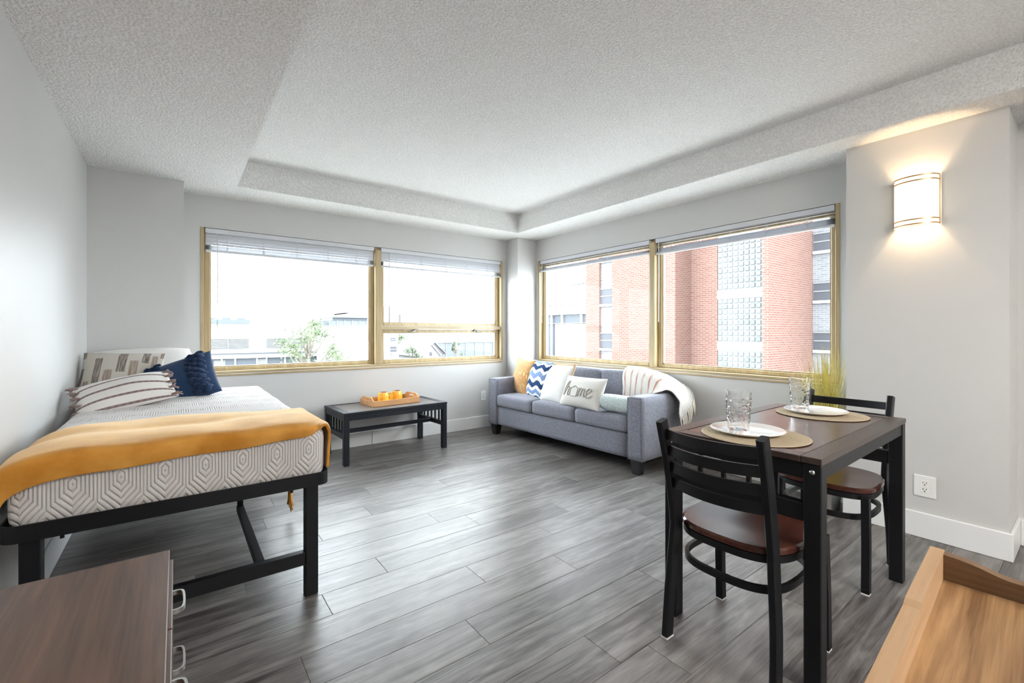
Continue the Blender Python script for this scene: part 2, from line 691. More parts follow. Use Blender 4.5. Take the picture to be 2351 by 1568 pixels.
# ------------------------------------------------------------------ floor: each plank its own piece
fl = struct(box('floor', M['subfloor'], XL - .1, XA + .3, YR - .1, YA + .1, -.06, -.006), 'grey wood-look vinyl plank floor')
PW, PL = .178, 1.22
plank_mesh = {}
def plank(x0, x1, y0, y1):
    key = (round(x1 - x0, 3), round(y1 - y0, 3))
    if key not in plank_mesh:
        bm = bmesh.new()
        a, b = key[0] / 2, key[1] / 2
        g, c = .0004, .0012
        lo = [(-a + g, -b + g), (a - g, -b + g), (a - g, b - g), (-a + g, b - g)]
        hi = [(-a + g + c, -b + g + c), (a - g - c, -b + g + c), (a - g - c, b - g - c), (-a + g + c, b - g - c)]
        v0 = [bm.verts.new((*p, -.006)) for p in lo]
        v1 = [bm.verts.new((*p, -.0010)) for p in lo]
        v2 = [bm.verts.new((*p, 0)) for p in hi]
        for A, B in ((v0, v1), (v1, v2)):
            for i in range(4):
                bm.faces.new([A[i], A[(i + 1) % 4], B[(i + 1) % 4], B[i]])
        bm.faces.new(v2)
        me = bpy.data.meshes.new('plank')
        bm.to_mesh(me)
        bm.free()
        me.materials.append(M['plank'].m)
        plank_mesh[key] = me
    o = bpy.data.objects.new('plank', plank_mesh[key])
    o.location = ((x0 + x1) / 2, (y0 + y1) / 2, 0)
    col.objects.link(o)
    o.parent = fl
row = 0
y = YA
while y > YR:
    y1 = max(YR, y - PW)
    x = XL - [0.35, .95, .12, .70, .48, 1.08, .25, .82][row % 8] - rnd.uniform(-.06, .06)
    while x < XA:
        xa, xb = max(x, XL), min(x + PL, XA)
        if xb - xa > .02:
            plank(round(xa, 3), round(xb, 3), y1, y)
        x += PL
    y = y1
    row += 1

# ------------------------------------------------------------------ walls
def wall(name, boxes, mat='wall'):
    bm = bmesh.new()
    for b in boxes:
        add_box(bm, *b)
    return struct(obj(name, bm, M[mat]))
T = .17
wall('wall_back', [(XL - .2, WA0, YA, YA + T, 0, 2.7), (WA1, XB + T, YA, YA + T, 0, 2.7),
                   (WA0, WA1, YA, YA + T, 0, WB), (WA0, WA1, YA, YA + T, WT, 2.7)])
wall('wall_right', [(XB, XB + T, WB0, YA, 0, 2.7), (XB, XB + T, LC0, WB1, 0, 2.7),
                    (XB, XB + T, WB1, WB0, 0, WB), (XB, XB + T, WB1, WB0, WT, 2.7)])
wall('wall_left', [(XL - .2, XL, YR - .2, YA, 0, 2.7)])
wall('wall_left_pillar', [(XL, .044, 4.255, YA, 0, ZS)])
wall('wall_corner_pillar', [(3.352, XB, 4.352, YA, 0, ZS)])
wall('wall_lamp', [(XC, XB + T, LC1, LC0, 0, 2.7)])
wall('wall_alcove', [(XA, XA + .2, YR - .2, LC1, 0, 2.7)])
wall('wall_front', [(XL - .2, XA + .2, YR - .2, YR, 0, 2.7)])
# ceiling with the raised tray
TX0, TX1, TY, TYR = .385, 3.19, 4.146, -2.4
bm = bmesh.new()
add_box(bm, XL - .2, TX0, YR - .2, YA + T, ZS, 2.75)
add_box(bm, TX1, XA + .2, YR - .2, YA + T, ZS, 2.75)
add_box(bm, TX0, TX1, TY, YA + T, ZS, 2.75)
add_box(bm, TX0, TX1, YR - .2, TYR, ZS, 2.75)
add_box(bm, TX0, TX1, TYR, TY, ZT, 2.75)
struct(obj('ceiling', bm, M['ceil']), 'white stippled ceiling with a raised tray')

# baseboards
def baseboard(name, segs):
    bm = bmesh.new()
    for (x0, x1, y0, y1) in segs:
        add_box(bm, x0, x1, y0, y1, 0, .142, .003)
    return struct(obj(name, bm, M['trim']))
BT = .015
baseboard('baseboard_back', [(.044, 1.62, YA - BT, YA), (1.623, 2.10, YA - BT - .002, YA), (2.103, 3.352, YA - BT, YA)])
baseboard('baseboard_right', [(XB - BT, XB, LC0, 4.352)])
baseboard('baseboard_left', [(XL, XL + BT, YR, 4.255)])
baseboard('baseboard_pillar', [(XL + BT, .044 + BT, 4.255 - BT, 4.255)])
baseboard('baseboard_lamp', [(XC - BT, XC, LC1 - BT, LC0 + BT), (XC, XA, LC1 - BT, LC1)])
baseboard('baseboard_alcove', [(XA - .05, XA, -.9, LC1 - BT)])
baseboard('baseboard_front', [(XL, XA, YR, YR + BT)])


# ------------------------------------------------------------------ windows (local: x along the wall, y outward, z up)
def window(name, loc, rz, W, splits, transom=None):
    """splits: x of the mullion centre. built from x=0..W, wall face at y=0"""
    root = bpy.data.objects.new(name, None)
    col.objects.link(root)
    root.location = loc
    root.rotation_euler = (0, 0, rz)
    struct(root, 'pine framed window with two lights')
    Z0, Z1 = WB, WT
    jw = .026
    d0, d1 = -.006, .115
    box('jamb', M['pine'], 0, jw, d0, d1, Z0, Z1, root, .002)
    box('jamb', M['pine'], W - jw, W, d0, d1, Z0, Z1, root, .002)
    box('head', M['pine_h'], jw, W - jw, d0 + .04, d1, Z1 - .03, Z1, root, .002)
    box('sill', M['pine_h'], jw, W - jw, d0 - .006, d1, Z0, Z0 + .022, root, .003)
    box('apron_strip', M['pine_h'], .01, W - .01, -.010, -.0005, Z0 - .022, Z0 - .006, root, .002)
    box('paint_bead', M['trim'], .01, W - .01, -.007, -.0005, Z0 - .006, Z0 - .0005, root)
    mh = .030
    box('mullion', M['pine'], splits - mh, splits + mh, d0, d1, Z0 + .022, Z1 - .03, root, .003)
    def sash(x0, x1, z0, z1, fw=.045, bot=None):
        bot = bot or fw
        bm = bmesh.new()
        s0, s1 = .048, .092
        add_box(bm, x0, x0 + fw, s0, s1, z0, z1, .003)
        add_box(bm, x1 - fw, x1, s0, s1, z0, z1, .003)
        add_box(bm, x0 + fw, x1 - fw, s0, s1, z0, z0 + bot, .003)
        add_box(bm, x0 + fw, x1 - fw, s0, s1, z1 - fw, z1, .003)
        # inner glazing bead
        b = .010
        add_box(bm, x0 + fw, x0 + fw + b, s0 + .012, s1, z0 + bot, z1 - fw)
        add_box(bm, x1 - fw - b, x1 - fw, s0 + .012, s1, z0 + bot, z1 - fw)
        add_box(bm, x0 + fw, x1 - fw, s0 + .012, s1, z0 + bot, z0 + bot + b)
        so = obj('sash', bm, M['pine'], root)
        box('glass_pane', M['glass'], x0 + fw, x1 - fw, .068, .072, z0 + bot, z1 - fw, so)
        return so
    a, b = jw + .002, splits - mh - .002
    c, d = splits + mh + .002, W - jw - .002
    zb = Z0 + .024
    sash(a, b, zb, Z1 - .032, .040, .030)
    if transom:
        sash(c, d, transom + .012, Z1 - .032, .040, .030)
        box('transom_rail', M['pine_h'], c, d, d0 + .012, d1, transom - .022, transom + .010, root, .003)
        box('paint_bead', M['trim'], c, d, d0 + .011, .03, transom + .010, transom + .014, root)
        low = sash(c, d, zb, transom - .024, .040, .030)
        for hx, dirn in ((c + .40, -1), (d - .36, 1)):
            h = bmesh.new()
            add_lathe(h, [(.001, -.016), (.017, -.014), (.018, 0), (.012, .012), (.001, .014)], 12)
            bmesh.ops.transform(h, matrix=Matrix.Translation((hx, .035, transom - .032)) @ Matrix.Rotation(PI / 2, 4, 'X'), verts=h.verts)
            add_sweep(h, [(hx, .03, transom - .036, 1.3), (hx + dirn * .03, .022, transom - .044, 1.0), (hx + dirn * .085, .024, transom - .052, .6)], rectp(.010, .014))
            obj('handle', h, M['steel'], low, True)
    else:
        sash(c, d, zb, Z1 - .032, .040, .030)
    return root

window('window_1', (WA0, YA, 0), 0, WA1 - WA0, 1.690 - WA0, 1.215)
# wall B: local x runs along -Y, outward is +X
window('window_2', (XB, WB0, 0), -PI / 2, WB0 - WB1, WB0 - 2.620)


def blind(label, loc, rz, W, drop, closed, wand_x, wand_len, n_open):
    root = thing('venetian_blind', label, 'blind', loc, rz, 'white slatted blinds raised at the windows')
    box('headrail', M['headrail'], 0, W, -.004, .034, -.040, 0, root, .002)
    z = -.044
    sw = .030
    def slat_mesh(tilt):
        bm = bmesh.new()
        pr = []
        for i in range(5):
            t = -1 + i * .5
            pr.append((t * sw / 2, .0016 * (1 - t * t)))
        m_ = Matrix.Rotation(tilt, 4, 'X')
        vs = [[bm.verts.new((m_ @ Vector((x, a, b)))) for a, b in pr] for x in (.003, W - .003)]
        vt = [[bm.verts.new((m_ @ Vector((x, a, b + .0008)))) for a, b in pr] for x in (.003, W - .003)]
        for q in (vs, vt):
            for i in range(4):
                bm.faces.new([q[0][i], q[0][i + 1], q[1][i + 1], q[1][i]])
        return bm
    tilt = R(72) if closed else R(4)
    first = None
    pitch = .0245 if closed else .024
    z -= .010
    for i in range(n_open):
        if first is None:
            first = obj('slat', slat_mesh(tilt), M['slat'], root, True, recalc=False)
            first.location = (0, .016, z)
        else:
            copy_part(first, root, (0, .016, z))
        z -= pitch
    stack_top = z + pitch * .45
    zb = -drop
    k = max(4, int((stack_top - (zb + .022)) / .0036))
    first = None
    for i in range(k):
        zz = zb + .0195 + i * (stack_top - zb - .0195) / k
        if first is None:
            first = obj('slat', slat_mesh(R(rnd.uniform(2, 6))), M['slat'], root, True, recalc=False)
            first.location = (0, .016, zz)
        else:
            copy_part(first, root, (0, .016 + rnd.uniform(-.001, .001), zz))
    box('bottom_rail', M['headrail'], .002, W - .002, .001, .031, zb, zb + .018, root, .003)
    nl = 5 if W > 1.3 else 4
    for i in range(nl):
        x = W * (i + .5) / nl * .96 + .02
        bm = bmesh.new()
        for yy in (-.001, .033):
            for dx in (-.004, .004):
                add_tube(bm, [(x + dx, yy, -.04), (x + dx * .6, yy, zb + .01)], .0010, 5)
        # slack loops of ladder cord bunched at the stack
        for j in range(4):
            zz = zb + .018 + j * .012
            add_tube(bm, [(x - .006, -.001, zz), (x - .010, -.006, zz + .006), (x + .008, -.006, zz + .009), (x + .006, -.001, zz + .013)], .0012, 5)
        obj('ladder_cord', bm, M['headrail'], root)
    bm = bmesh.new()
    add_tube(bm, [(wand_x, -.010, -.045), (wand_x + .002, -.012, -.2), (wand_x, -.012, -wand_len)], .0042, 6)
    add_tube(bm, [(wand_x, .0, -.035), (wand_x, -.010, -.048)], .002, 5)
    obj('tilt_wand', bm, M['wand'], root, True)
    return root

blind('wide white blind over the big pane, window beside the bed', (WA0 + .034, YA + .004, WT - .004), 0, 1.452, .200, True, .085, .835, 4)
blind('white blind over the half of the left window that has a lower sash', (1.724, YA + .004, WT - .004), 0, 1.540, .200, True, .085, .800, 4)
blind('white blind over the pane next to the corner pillar, above the sofa', (XB + .004, WB0 - .034, WT - .004), -PI / 2, 1.618, .135, False, .045, .775, 2)
blind('white blind over the pane beside the lamp wall, above the throw blanket', (XB + .004, 2.584, WT - .004), -PI / 2, 1.448, .150, False, .040, .790, 2)


# ------------------------------------------------------------------ wall sconce
t = thing('wall_sconce', 'lit half-round wall lamp with gold bands on the grey wall', 'lamp', (XC, .657, 1.905), 0)
bm = bmesh.new()
add_box(bm, -.012, 0, -.085, .085, -.125, .125, .004)
obj('back_plate', bm, M['brass'], t)
hw, hd, hh_ = .096, .085, .140
arc = [(-hd * math.sin(PI * i / 24) ** .8 if 0 < i < 24 else 0.0, -hw * math.cos(PI * i / 24)) for i in range(25)]
bm = bmesh.new()
for inset, flip in ((0, 0), (.004, 1)):
    k = 1 - inset / .09
    lo = [bm.verts.new((x * k - .012, y * k, -hh_)) for x, y in arc]
    hi = [bm.verts.new((x * k - .012, y * k, hh_)) for x, y in arc]
    for i in range(24):
        bm.faces.new([lo[i], lo[i + 1], hi[i + 1], hi[i]])
obj('lamp_shade', bm, M['opal'], t, True)
for zz in (-.134, -.108, .108, .134):
    bm = bmesh.new()
    add_sweep(bm, [(x * 1.03 - .012, y * 1.015, zz) for x, y in arc], rectp(.004, .007))
    obj('gold_band', bm, M['brass'], t)
for s in (-1, 1):
    box('side_rail', M['brass'], -.018, -.006, s * hw - .003, s * hw + .003, -.138, .138, t)
ld = bpy.data.lights.new('sconce_bulb', 'POINT')
ld.energy = 5.5
ld.color = (1, .70, .40)
ld.shadow_soft_size = .02
lo = bpy.data.objects.new('sconce_bulb', ld)
lo.location = (-.050, 0, 0)
lo.parent = t
col.objects.link(lo)

# added fill lights, unseen behind the viewpoint, to even out the indoor brightness
FILL_STRENGTH = 26.5
om = Mat('fill_emitter', (.9, .9, .88), .3)
om.b.inputs['Emission Color'].default_value = (1, .94, .86, 1)
om.b.inputs['Emission Strength'].default_value = FILL_STRENGTH
for lab, lx in (('added long fill light behind the viewpoint, bed side', .60), ('added long fill light behind the viewpoint, middle one', 1.15), ('added long fill light behind the viewpoint, tray side', 1.70)):
    t = thing('added_fill_light', lab, 'light', (lx, -1.72, 2.532), 0, 'added fill lights behind the viewpoint')
    box('base_pan', M['headrail'], -.16, .16, -.62, .62, -.025, 0, t, .004)
    bm = bmesh.new()
    add_prism(bm, [(-.14, -.026), (-.13, -.075), (-.09, -.10), (.09, -.10), (.13, -.075), (.14, -.026)], -.60, .60, 'y')
    obj('fill_glow', bm, om, t)
    for sy in (-1, 1):
        box('end_cap', M['headrail'], -.145, .145, sy * .610 - .009, sy * .610 + .009, -.104, -.025, t)


# ------------------------------------------------------------------ outlets
def outlet(label, loc, rz, w=.094, h=.120):
    t = thing('wall_outlet', label, 'outlet', loc, rz)
    bm = bmesh.new()
    add_box(bm, -w / 2, w / 2, -.007, 0, -h / 2, h / 2, .003, 2)
    obj('cover_plate', bm, M['white_plastic'], t)
    box('socket_face', M['white_plastic'], -.019, .019, -.0088, -.006, -.035, .035, t, .001)
    for s in (-1, 1):
        bm = bmesh.new()
        for dx in (-.008, .006):
            add_box(bm, dx, dx + .0026, -.0093, -.0085, s * .018 - .001, s * .018 + .008)
        add_box(bm, -.003, .003, -.0093, -.0085, s * .018 - .011, s * .018 - .006, .001)
        obj('slots', bm, M['slot'], t)
    return t
outlet('white double socket low on the wall below the lit lamp', (XC, .623, .292), -PI / 2)
outlet('white socket cover low on the wall at the left end of the sofa', (3.000, YA, .385), 0, .075, .118)


# ------------------------------------------------------------------ bed
BX0, BX1, BY0, BY1 = -.455, .550, 2.105, 4.08
RZ0, RZ1 = .487, .543
bed = thing('bed_frame', 'black metal single bed frame along the left wall', 'bed', ((BX0 + BX1) / 2, (BY0 + BY1) / 2, 0))
bx, by = (BX1 - BX0) / 2, (BY1 - BY0) / 2
cr = .045
loop = []
for sx, sy, a0 in ((1, 1, 0), (-1, 1, 90), (-1, -1, 180), (1, -1, 270)):
    for i in range(7):
        a = R(a0 + 15 * i)
        loop.append((sx * (bx - cr) + cr * math.cos(a), sy * (by - cr) + cr * math.sin(a), (RZ0 + RZ1) / 2))
bm = bmesh.new()
add_sweep(bm, loop, rectp(.006, RZ1 - RZ0), closed=True)
obj('side_rail', bm, M['black_metal'], bed, 'auto')
bm = bmesh.new()
add_box(bm, -bx + .012, bx - .012, -by + .012, by - .012, RZ0 + .018, RZ0 + .026)
obj('mattress_deck', bm, M['black_metal'], bed)
LEGS = [(.481 - (BX0 + BX1) / 2, 2.115 + .03 - (BY0 + BY1) / 2), (-.385 - (BX0 + BX1) / 2, 2.115 + .03 - (BY0 + BY1) / 2)]
LEGS += [(x, by - .06) for x, _ in LEGS]
for lx, ly in LEGS:
    bm = bmesh.new()
    add_box(bm, lx - .026, lx + .026, ly - .026, ly + .026, 0, RZ0 + .018, .003)
    obj('leg', bm, M['black_metal'], bed)
ly = LEGS[0][1]
box('cross_bar', M['black_metal'], LEGS[1][0] + .026, LEGS[0][0] - .026, ly - .018, ly + .018, .138, .194, bed, .002)
cx_bar = .285 - (BX0 + BX1) / 2
box('floor_brace', M['black_metal'], cx_bar - .017, cx_bar + .017, ly + .018, ly + .79, .16, .194, bed, .002)
box('deck_post', M['black_metal'], cx_bar - .014, cx_bar + .014, ly + .765, ly + .79, .194, RZ0 + .018, bed, .002)
for px in (-.31, .40):
    bm = bmesh.new()
    add_lathe(bm, [(.006, -.012), (.006, .0), (.010, .001), (.010, .006)], 10, (px - (BX0 + BX1) / 2, -by + .02, RZ0 - .004), True)
    obj('bolt', bm, M['black_metal'], bed)

# mattress: rounded box with a slightly crowned top
def superbox(hx, hy, hz, r, nx, ny, crown=0.0, seed=0, puff=0.0):
    """rounded box centred at the origin, grid per face"""
    bm = bmesh.new()
    def face(n1, n2, fn):
        g = [[bm.verts.new(fn(-1 + 2 * i / n1, -1 + 2 * j / n2)) for j in range(n2 + 1)] for i in range(n1 + 1)]
        for i in range(n1):
            for j in range(n2):
                bm.faces.new([g[i][j], g[i + 1][j], g[i + 1][j + 1], g[i][j + 1]])
    def rd(x, y, z):
        p = Vector((x * hx, y * hy, z * hz))
        q = Vector((max(-hx + r, min(hx - r, p.x)), max(-hy + r, min(hy - r, p.y)), max(-hz + r, min(hz - r, p.z))))
        d = p - q
        if d.length > 1e-9:
            m = max(abs(d.x), abs(d.y), abs(d.z))
            p = q + d.normalized() * m
        w = (1 - x * x) * (1 - y * y)
        if z > 0:
            p.z += crown * w * z
        if puff:
            p.x += math.copysign(puff, x) * (1 - y * y) * (1 - z * z) * abs(x) ** 4
            p.y += math.copysign(puff, y) * (1 - x * x) * (1 - z * z) * abs(y) ** 4
        if seed:
            p += noise.noise_vector(p * 4 + Vector((seed, 0, 0))) * .004
        return p
    nz = max(4, int(nx * hz / hx)) if hx > 0 else 4
    nz = max(6, min(nz, 20))
    face(nx, ny, lambda a, b: rd(a, b, 1))
    face(nx, ny, lambda a, b: rd(a, b, -1))
    face(nx, nz, lambda a, b: rd(a, -1, b))
    face(nx, nz, lambda a, b: rd(a, 1, b))
    face(ny, nz, lambda a, b: rd(-1, a, b))
    face(ny, nz, lambda a, b: rd(1, a, b))
    bmesh.ops.remove_doubles(bm, verts=bm.verts, dist=1e-5)
    return bm

MZ0, MZ1 = RZ0 + .027, .742
mat_o = obj('mattress', superbox(.490, .975, (MZ1 - MZ0) / 2, .045, 40, 80, .012, 3), M['quilt'], None, True)
mat_o.location = ((BX0 + BX1) / 2, (BY0 + BY1) / 2, (MZ0 + MZ1) / 2)
tag(mat_o, 'white mattress in a quilted hexagon cover on the black bed', 'mattress')

# mustard throw across the foot of the bed
def grid_obj(name, rows, mat, parent=None, nu=40, nv=60, thick=.012, wr=0.0, seed=0, wscale=6.0):
    """rows: list of control rows (each a list of points, equal length); resampled to a smooth sheet with UVs"""
    mid = [catmull(r, nv) for r in rows]
    g = [[None] * nv for _ in range(nu)]
    for j in range(nv):
        c = catmull([r[j] for r in mid], nu)
        for i in range(nu):
            p = c[i].copy()
            if wr:
                p += noise.noise_vector(p * wscale + Vector((seed, seed, 0))) * wr
            g[i][j] = p
    bm = bmesh.new()
    V = [[bm.verts.new(g[i][j]) for j in range(nv)] for i in range(nu)]
    uvl = bm.loops.layers.uv.new('UVMap')
    for i in range(nu - 1):
        for j in range(nv - 1):
            f = bm.faces.new([V[i][j], V[i + 1][j], V[i + 1][j + 1], V[i][j + 1]])
            for lp, (a, b) in zip(f.loops, ((i, j), (i + 1, j), (i + 1, j + 1), (i, j + 1))):
                lp[uvl].uv = (b / (nv - 1), a / (nu - 1))
    o = obj(name, bm, mat, parent, True)
    md = o.modifiers.new('thick', 'SOLIDIFY')
    md.thickness = thick
    md.offset = 0
    return o, g

zt = MZ1 + .018
tf = .020   # stand-off from the mattress face
rows = []
# from left wall side to the hanging right side; each row runs from the front hem over the edge to the far hem
xs = [(-.462, .600, .125, 2.60), (-.43, .648, .062, 2.62), (-.34, .672, 0, 2.66), (-.15, .684, 0, 2.69), (.10, .694, 0, 2.66), (.32, .704, 0, 2.62), (.47, .716, 0, 2.58)]
for x, hem, drop, yf in xs:
    e = max(0, drop)
    yb = BY0 + .022 - tf
    top = zt - e * .45
    r_ = [(x, yb - .004, hem - e * .2), (x, yb - .010, (hem + top) / 2 + .005), (x, yb + .002, top - .006), (x, yb + .050, top + .006),
          (x, 2.30, top + .012), (x, 2.40, top + .006), (x, 2.50, top + .009), (x, yf - .05, top + .006), (x, yf, top - .003)]
    rows.append(r_)
# over the right edge and down the side
NK = 9
for f, x in ((.02, .545), (.12, .566), (.30, .572), (.6, .570), (1.0, .566)):
    r_ = []
    for k in range(NK):
        q = k / (NK - 1)
        yt, yb_ = BY0 + .012 + q * .475, BY0 + .020 + q * .96
        zb_ = .556 - .40 * q ** 1.2
        r_.append((x - (.014 if k == 0 else 0), yt + (yb_ - yt) * f, (zt - .004) + (zb_ - zt) * f))
    rows.append(r_)
throw_o, g = grid_obj('throw_blanket', rows, M['mustard'], None, 90, 70, .012, .010, 5, 5.0)
tag(throw_o, 'mustard plush throw spread across the foot of the bed', 'blanket')
# knotted tassel at its hanging corner
bm = bmesh.new()
for i in range(13):
    a = rnd.uniform(-1, 1)
    x0, y0 = .566 + rnd.uniform(-.006, .006), 3.07 + a * .05
    L = rnd.uniform(.07, .135)
    add_tube(bm, [(x0, y0 - .02, .20), (x0, y0, .175), (x0 + rnd.uniform(-.005, .005), y0 + rnd.uniform(-.01, .01), .175 - L * .5), (x0 + rnd.uniform(-.008, .008), y0 + a * .012, .175 - L)], .0050, 5)
obj('tassel', bm, M['mustard'], throw_o, True)


# ------------------------------------------------------------------ cushions
def cushion(name, w, h, t, mat, label, loc, lean, yaw, roll=0.0, n=30, pinch=.04, seed=0, wr=.006, cat='cushion', p=2.2, rough_edge=0.0):
    """front faces -y, width x, height z"""
    bm = bmesh.new()
    uvl = bm.loops.layers.uv.new('UVMap')
    def pt(u, v, side):
        # outline with sides drawn in between the corners
        x = u * w / 2 * (1 - pinch * (1 - v * v) ** 1.0 * (1 if abs(u) > .0 else 0) * abs(u))
        z = v * h / 2 * (1 - pinch * (1 - u * u) * abs(v))
        prof = ((1 - abs(u) ** p) * (1 - abs(v) ** p)) ** .55
        y = side * t / 2 * prof
        q = Vector((x, y, z))
        edge = 1 - max(abs(u), abs(v)) ** 6
        k = noise.noise_vector(Vector((x * 7 + seed, side * 3.1, z * 7)))
        q += Vector((k.x * .4, k.y, k.z * .4)) * wr * (1 if prof > 0 else .4) * (.35 + .65 * edge)
        return q
    V = {}
    for side in (-1, 1):
        for i in range(n + 1):
            for j in range(n + 1):
                u, v = -1 + 2 * i / n, -1 + 2 * j / n
                # crowd samples toward the rim
                u = math.sin(u * PI / 2) * .6 + u * .4
                v = math.sin(v * PI / 2) * .6 + v * .4
                if side == 1 and (i in (0, n) or j in (0, n)):
                    V[(side, i, j)] = V[(-1, i, j)]
                    continue
                V[(side, i, j)] = bm.verts.new(pt(u, v, side))
    for side in (-1, 1):
        for i in range(n):
            for j in range(n):
                ids = ((i, j), (i + 1, j), (i + 1, j + 1), (i, j + 1))
                if side == 1:
                    ids = ids[::-1]
                f = bm.faces.new([V[(side, a, b)] for a, b in ids])
                for lp, (a, b) in zip(f.loops, ids):
                    lp[uvl].uv = (a / n, b / n)
    o = obj(name, bm, mat, None, True)
    o.location = loc
    o.rotation_euler = (-lean, roll, yaw)
    tag(o, label, cat)
    def front(u, v, off=0.0):
        q = pt(u, v, -1)
        return (q.x, q.y - off, q.z)
    return o, front

# on the bed
cushion('sleeping_pillow', .535, .335, .15, M['white_cotton'], 'plain white pillow at the head of the bed against the wall', (-.185, 4.085, .885), R(28), R(2), R(-1.5), seed=1, cat='pillow', pinch=-.10, p=2.6)
cushion('bar_patterned_cushion', .420, .345, .15, M['bars'], 'beige linen cushion with scattered grey and brown bars', (-.283, 3.840, .880), R(33), R(-6), R(2), seed=2)
navy, nf = cushion('ruffled_cushion', .455, .350, .15, M['navy'], 'navy denim cushion with two ruffled bands on the bed', (.005, 3.685, .828), R(38), R(-10), R(-20), seed=4, wr=.010)
for ru in (-.50, .58):
    bm = bmesh.new()
    for k in range(3):
        pts = []
        u0 = ru + (k - 1) * .13
        n_ = 46
        prev = None
        for i in range(n_ + 1):
            v = -.97 + 1.94 * i / n_
            wv = math.sin(i * .9 + k * 1.7) * .05 + math.sin(i * 2.3 + k) * .025
            a = Vector(nf(max(-.99, min(.99, u0 - .10 + wv)), v, .002))
            b = Vector(nf(max(-.99, min(.99, u0 + wv * 1.4)), v, .030 + .022 * math.sin(i * 1.05 + k * 2.0)))
            c = Vector(nf(max(-.99, min(.99, u0 + .10 + wv)), v, .004))
            cur = [bm.verts.new(a), bm.verts.new(b), bm.verts.new(c)]
            if prev:
                for q in range(2):
                    bm.faces.new([prev[q], prev[q + 1], cur[q + 1], cur[q]])
            prev = cur
    o = obj('ruffle', bm, M['navy_dark'], navy, True)
    sm = o.modifiers.new('sub', 'SUBSURF')
    sm.levels = sm.render_levels = 1
    sm = o.modifiers.new('thick', 'SOLIDIFY')
    sm.thickness = .003
strp, sf = cushion('striped_cushion', .445, .270, .15, M['stripes'], 'white lumbar cushion with mauve braided stripes and tassels', (-.232, 3.365, .818), R(60), R(8), R(-10), seed=6)
for s in (-1, 1):
    for k in range(5):
        v = ((k + .5 - .28) / 5.0) * 2 - 1 + (.0)
        p0 = Vector(sf(s * .94, v, .004))
        bm = bmesh.new()
        for q in range(9):
            d = Vector((s * rnd.uniform(.010, .034), rnd.uniform(-.014, .006), rnd.uniform(-.020, .016)))
            add_tube(bm, [p0 + Vector((-s * .02, -.004, 0)), p0 + d * .4 + Vector((0, -.007, 0)), p0 + d], .0038, 5)
        obj('tassel', bm, M['tassel'], strp, True)

# ------------------------------------------------------------------ coffee table with bamboo tray and mugs
def low_table(name, label, cat, loc, rz, L, W, H, leg, apron, rail_z, rail_h, n_sp, panel, edge, frame, border=.07, bolts=True, stretcher=True):
    t = thing(name, label, cat, loc, rz)
    a, b = L / 2, W / 2
    tt = .022
    # frame boards around an inset panel
    for s in (-1, 1):
        box('border_board', edge, -a, a, min(s * b, s * (b - border)), max(s * b, s * (b - border)), H - tt, H, t, .002)
        box('border_board', edge, min(s * a, s * (a - border)), max(s * a, s * (a - border)), -b + border + .0012, b - border - .0012, H - tt, H, t, .002)
    box('top_panel', panel, -a + border + .003, a - border - .003, -b + border + .003, b - border - .003, H - tt, H - .0015, t, .001)
    for sx in (-1, 1):
        for sy in (-1, 1):
            x0, y0 = sx * (a - leg / 2 - .002), sy * (b - leg / 2 - .002)
            bm = bmesh.new()
            add_box(bm, x0 - leg / 2, x0 + leg / 2, y0 - leg / 2, y0 + leg / 2, 0, H - tt, .003)
            lg = obj('leg', bm, frame, t)
            if bolts:
                bm = bmesh.new()
                add_lathe(bm, [(.0085, 0), (.0085, .002), (.004, .004), (.0005, .004)], 12)
                bmesh.ops.transform(bm, matrix=Matrix.Translation((x0 + sx * leg / 2, y0, H - tt - apron * .5)) @ Matrix.Rotation(sx * PI / 2, 4, 'Y'), verts=bm.verts)
                obj('bolt', bm, M['steel'], lg, True)
    z1 = H - tt
    for s in (-1, 1):
        yy = s * (b - leg / 2 - .002)
        box('apron', frame, -a + leg + .002, a - leg - .002, yy - leg * .42, yy + leg * .42, z1 - apron, z1, t, .002)
        xx = s * (a - leg / 2 - .002)
        box('apron', frame, xx - leg * .42, xx + leg * .42, -b + leg + .002, b - leg - .002, z1 - apron, z1, t, .002)
        box('end_rail', frame, xx - leg * .36, xx + leg * .36, -b + leg + .002, b - leg - .002, rail_z, rail_z + rail_h, t, .002)
        for i in range(n_sp):
            yy = -b + leg + (2 * b - 2 * leg) * (i + 1) / (n_sp + 1)
            box('spindle', frame, xx - .007, xx + .007, yy - .007, yy + .007, rail_z + rail_h, z1 - apron, t)
    if stretcher:
        xx = a - leg / 2 - .002 - leg * .36
        box('stretcher', frame, -xx, xx, -.016, .016, rail_z + .004, rail_z + rail_h - .004, t, .002)
    return t

low_table('coffee_table', 'black low coffee table with spindle ends under the window', 'table', (1.655, 4.247, 0), R(2.65), 1.03, .55, .461,
          .047, .048, .225, .042, 5, M['coffee_top'], M['black_wood'], M['black_wood'], .06, False)

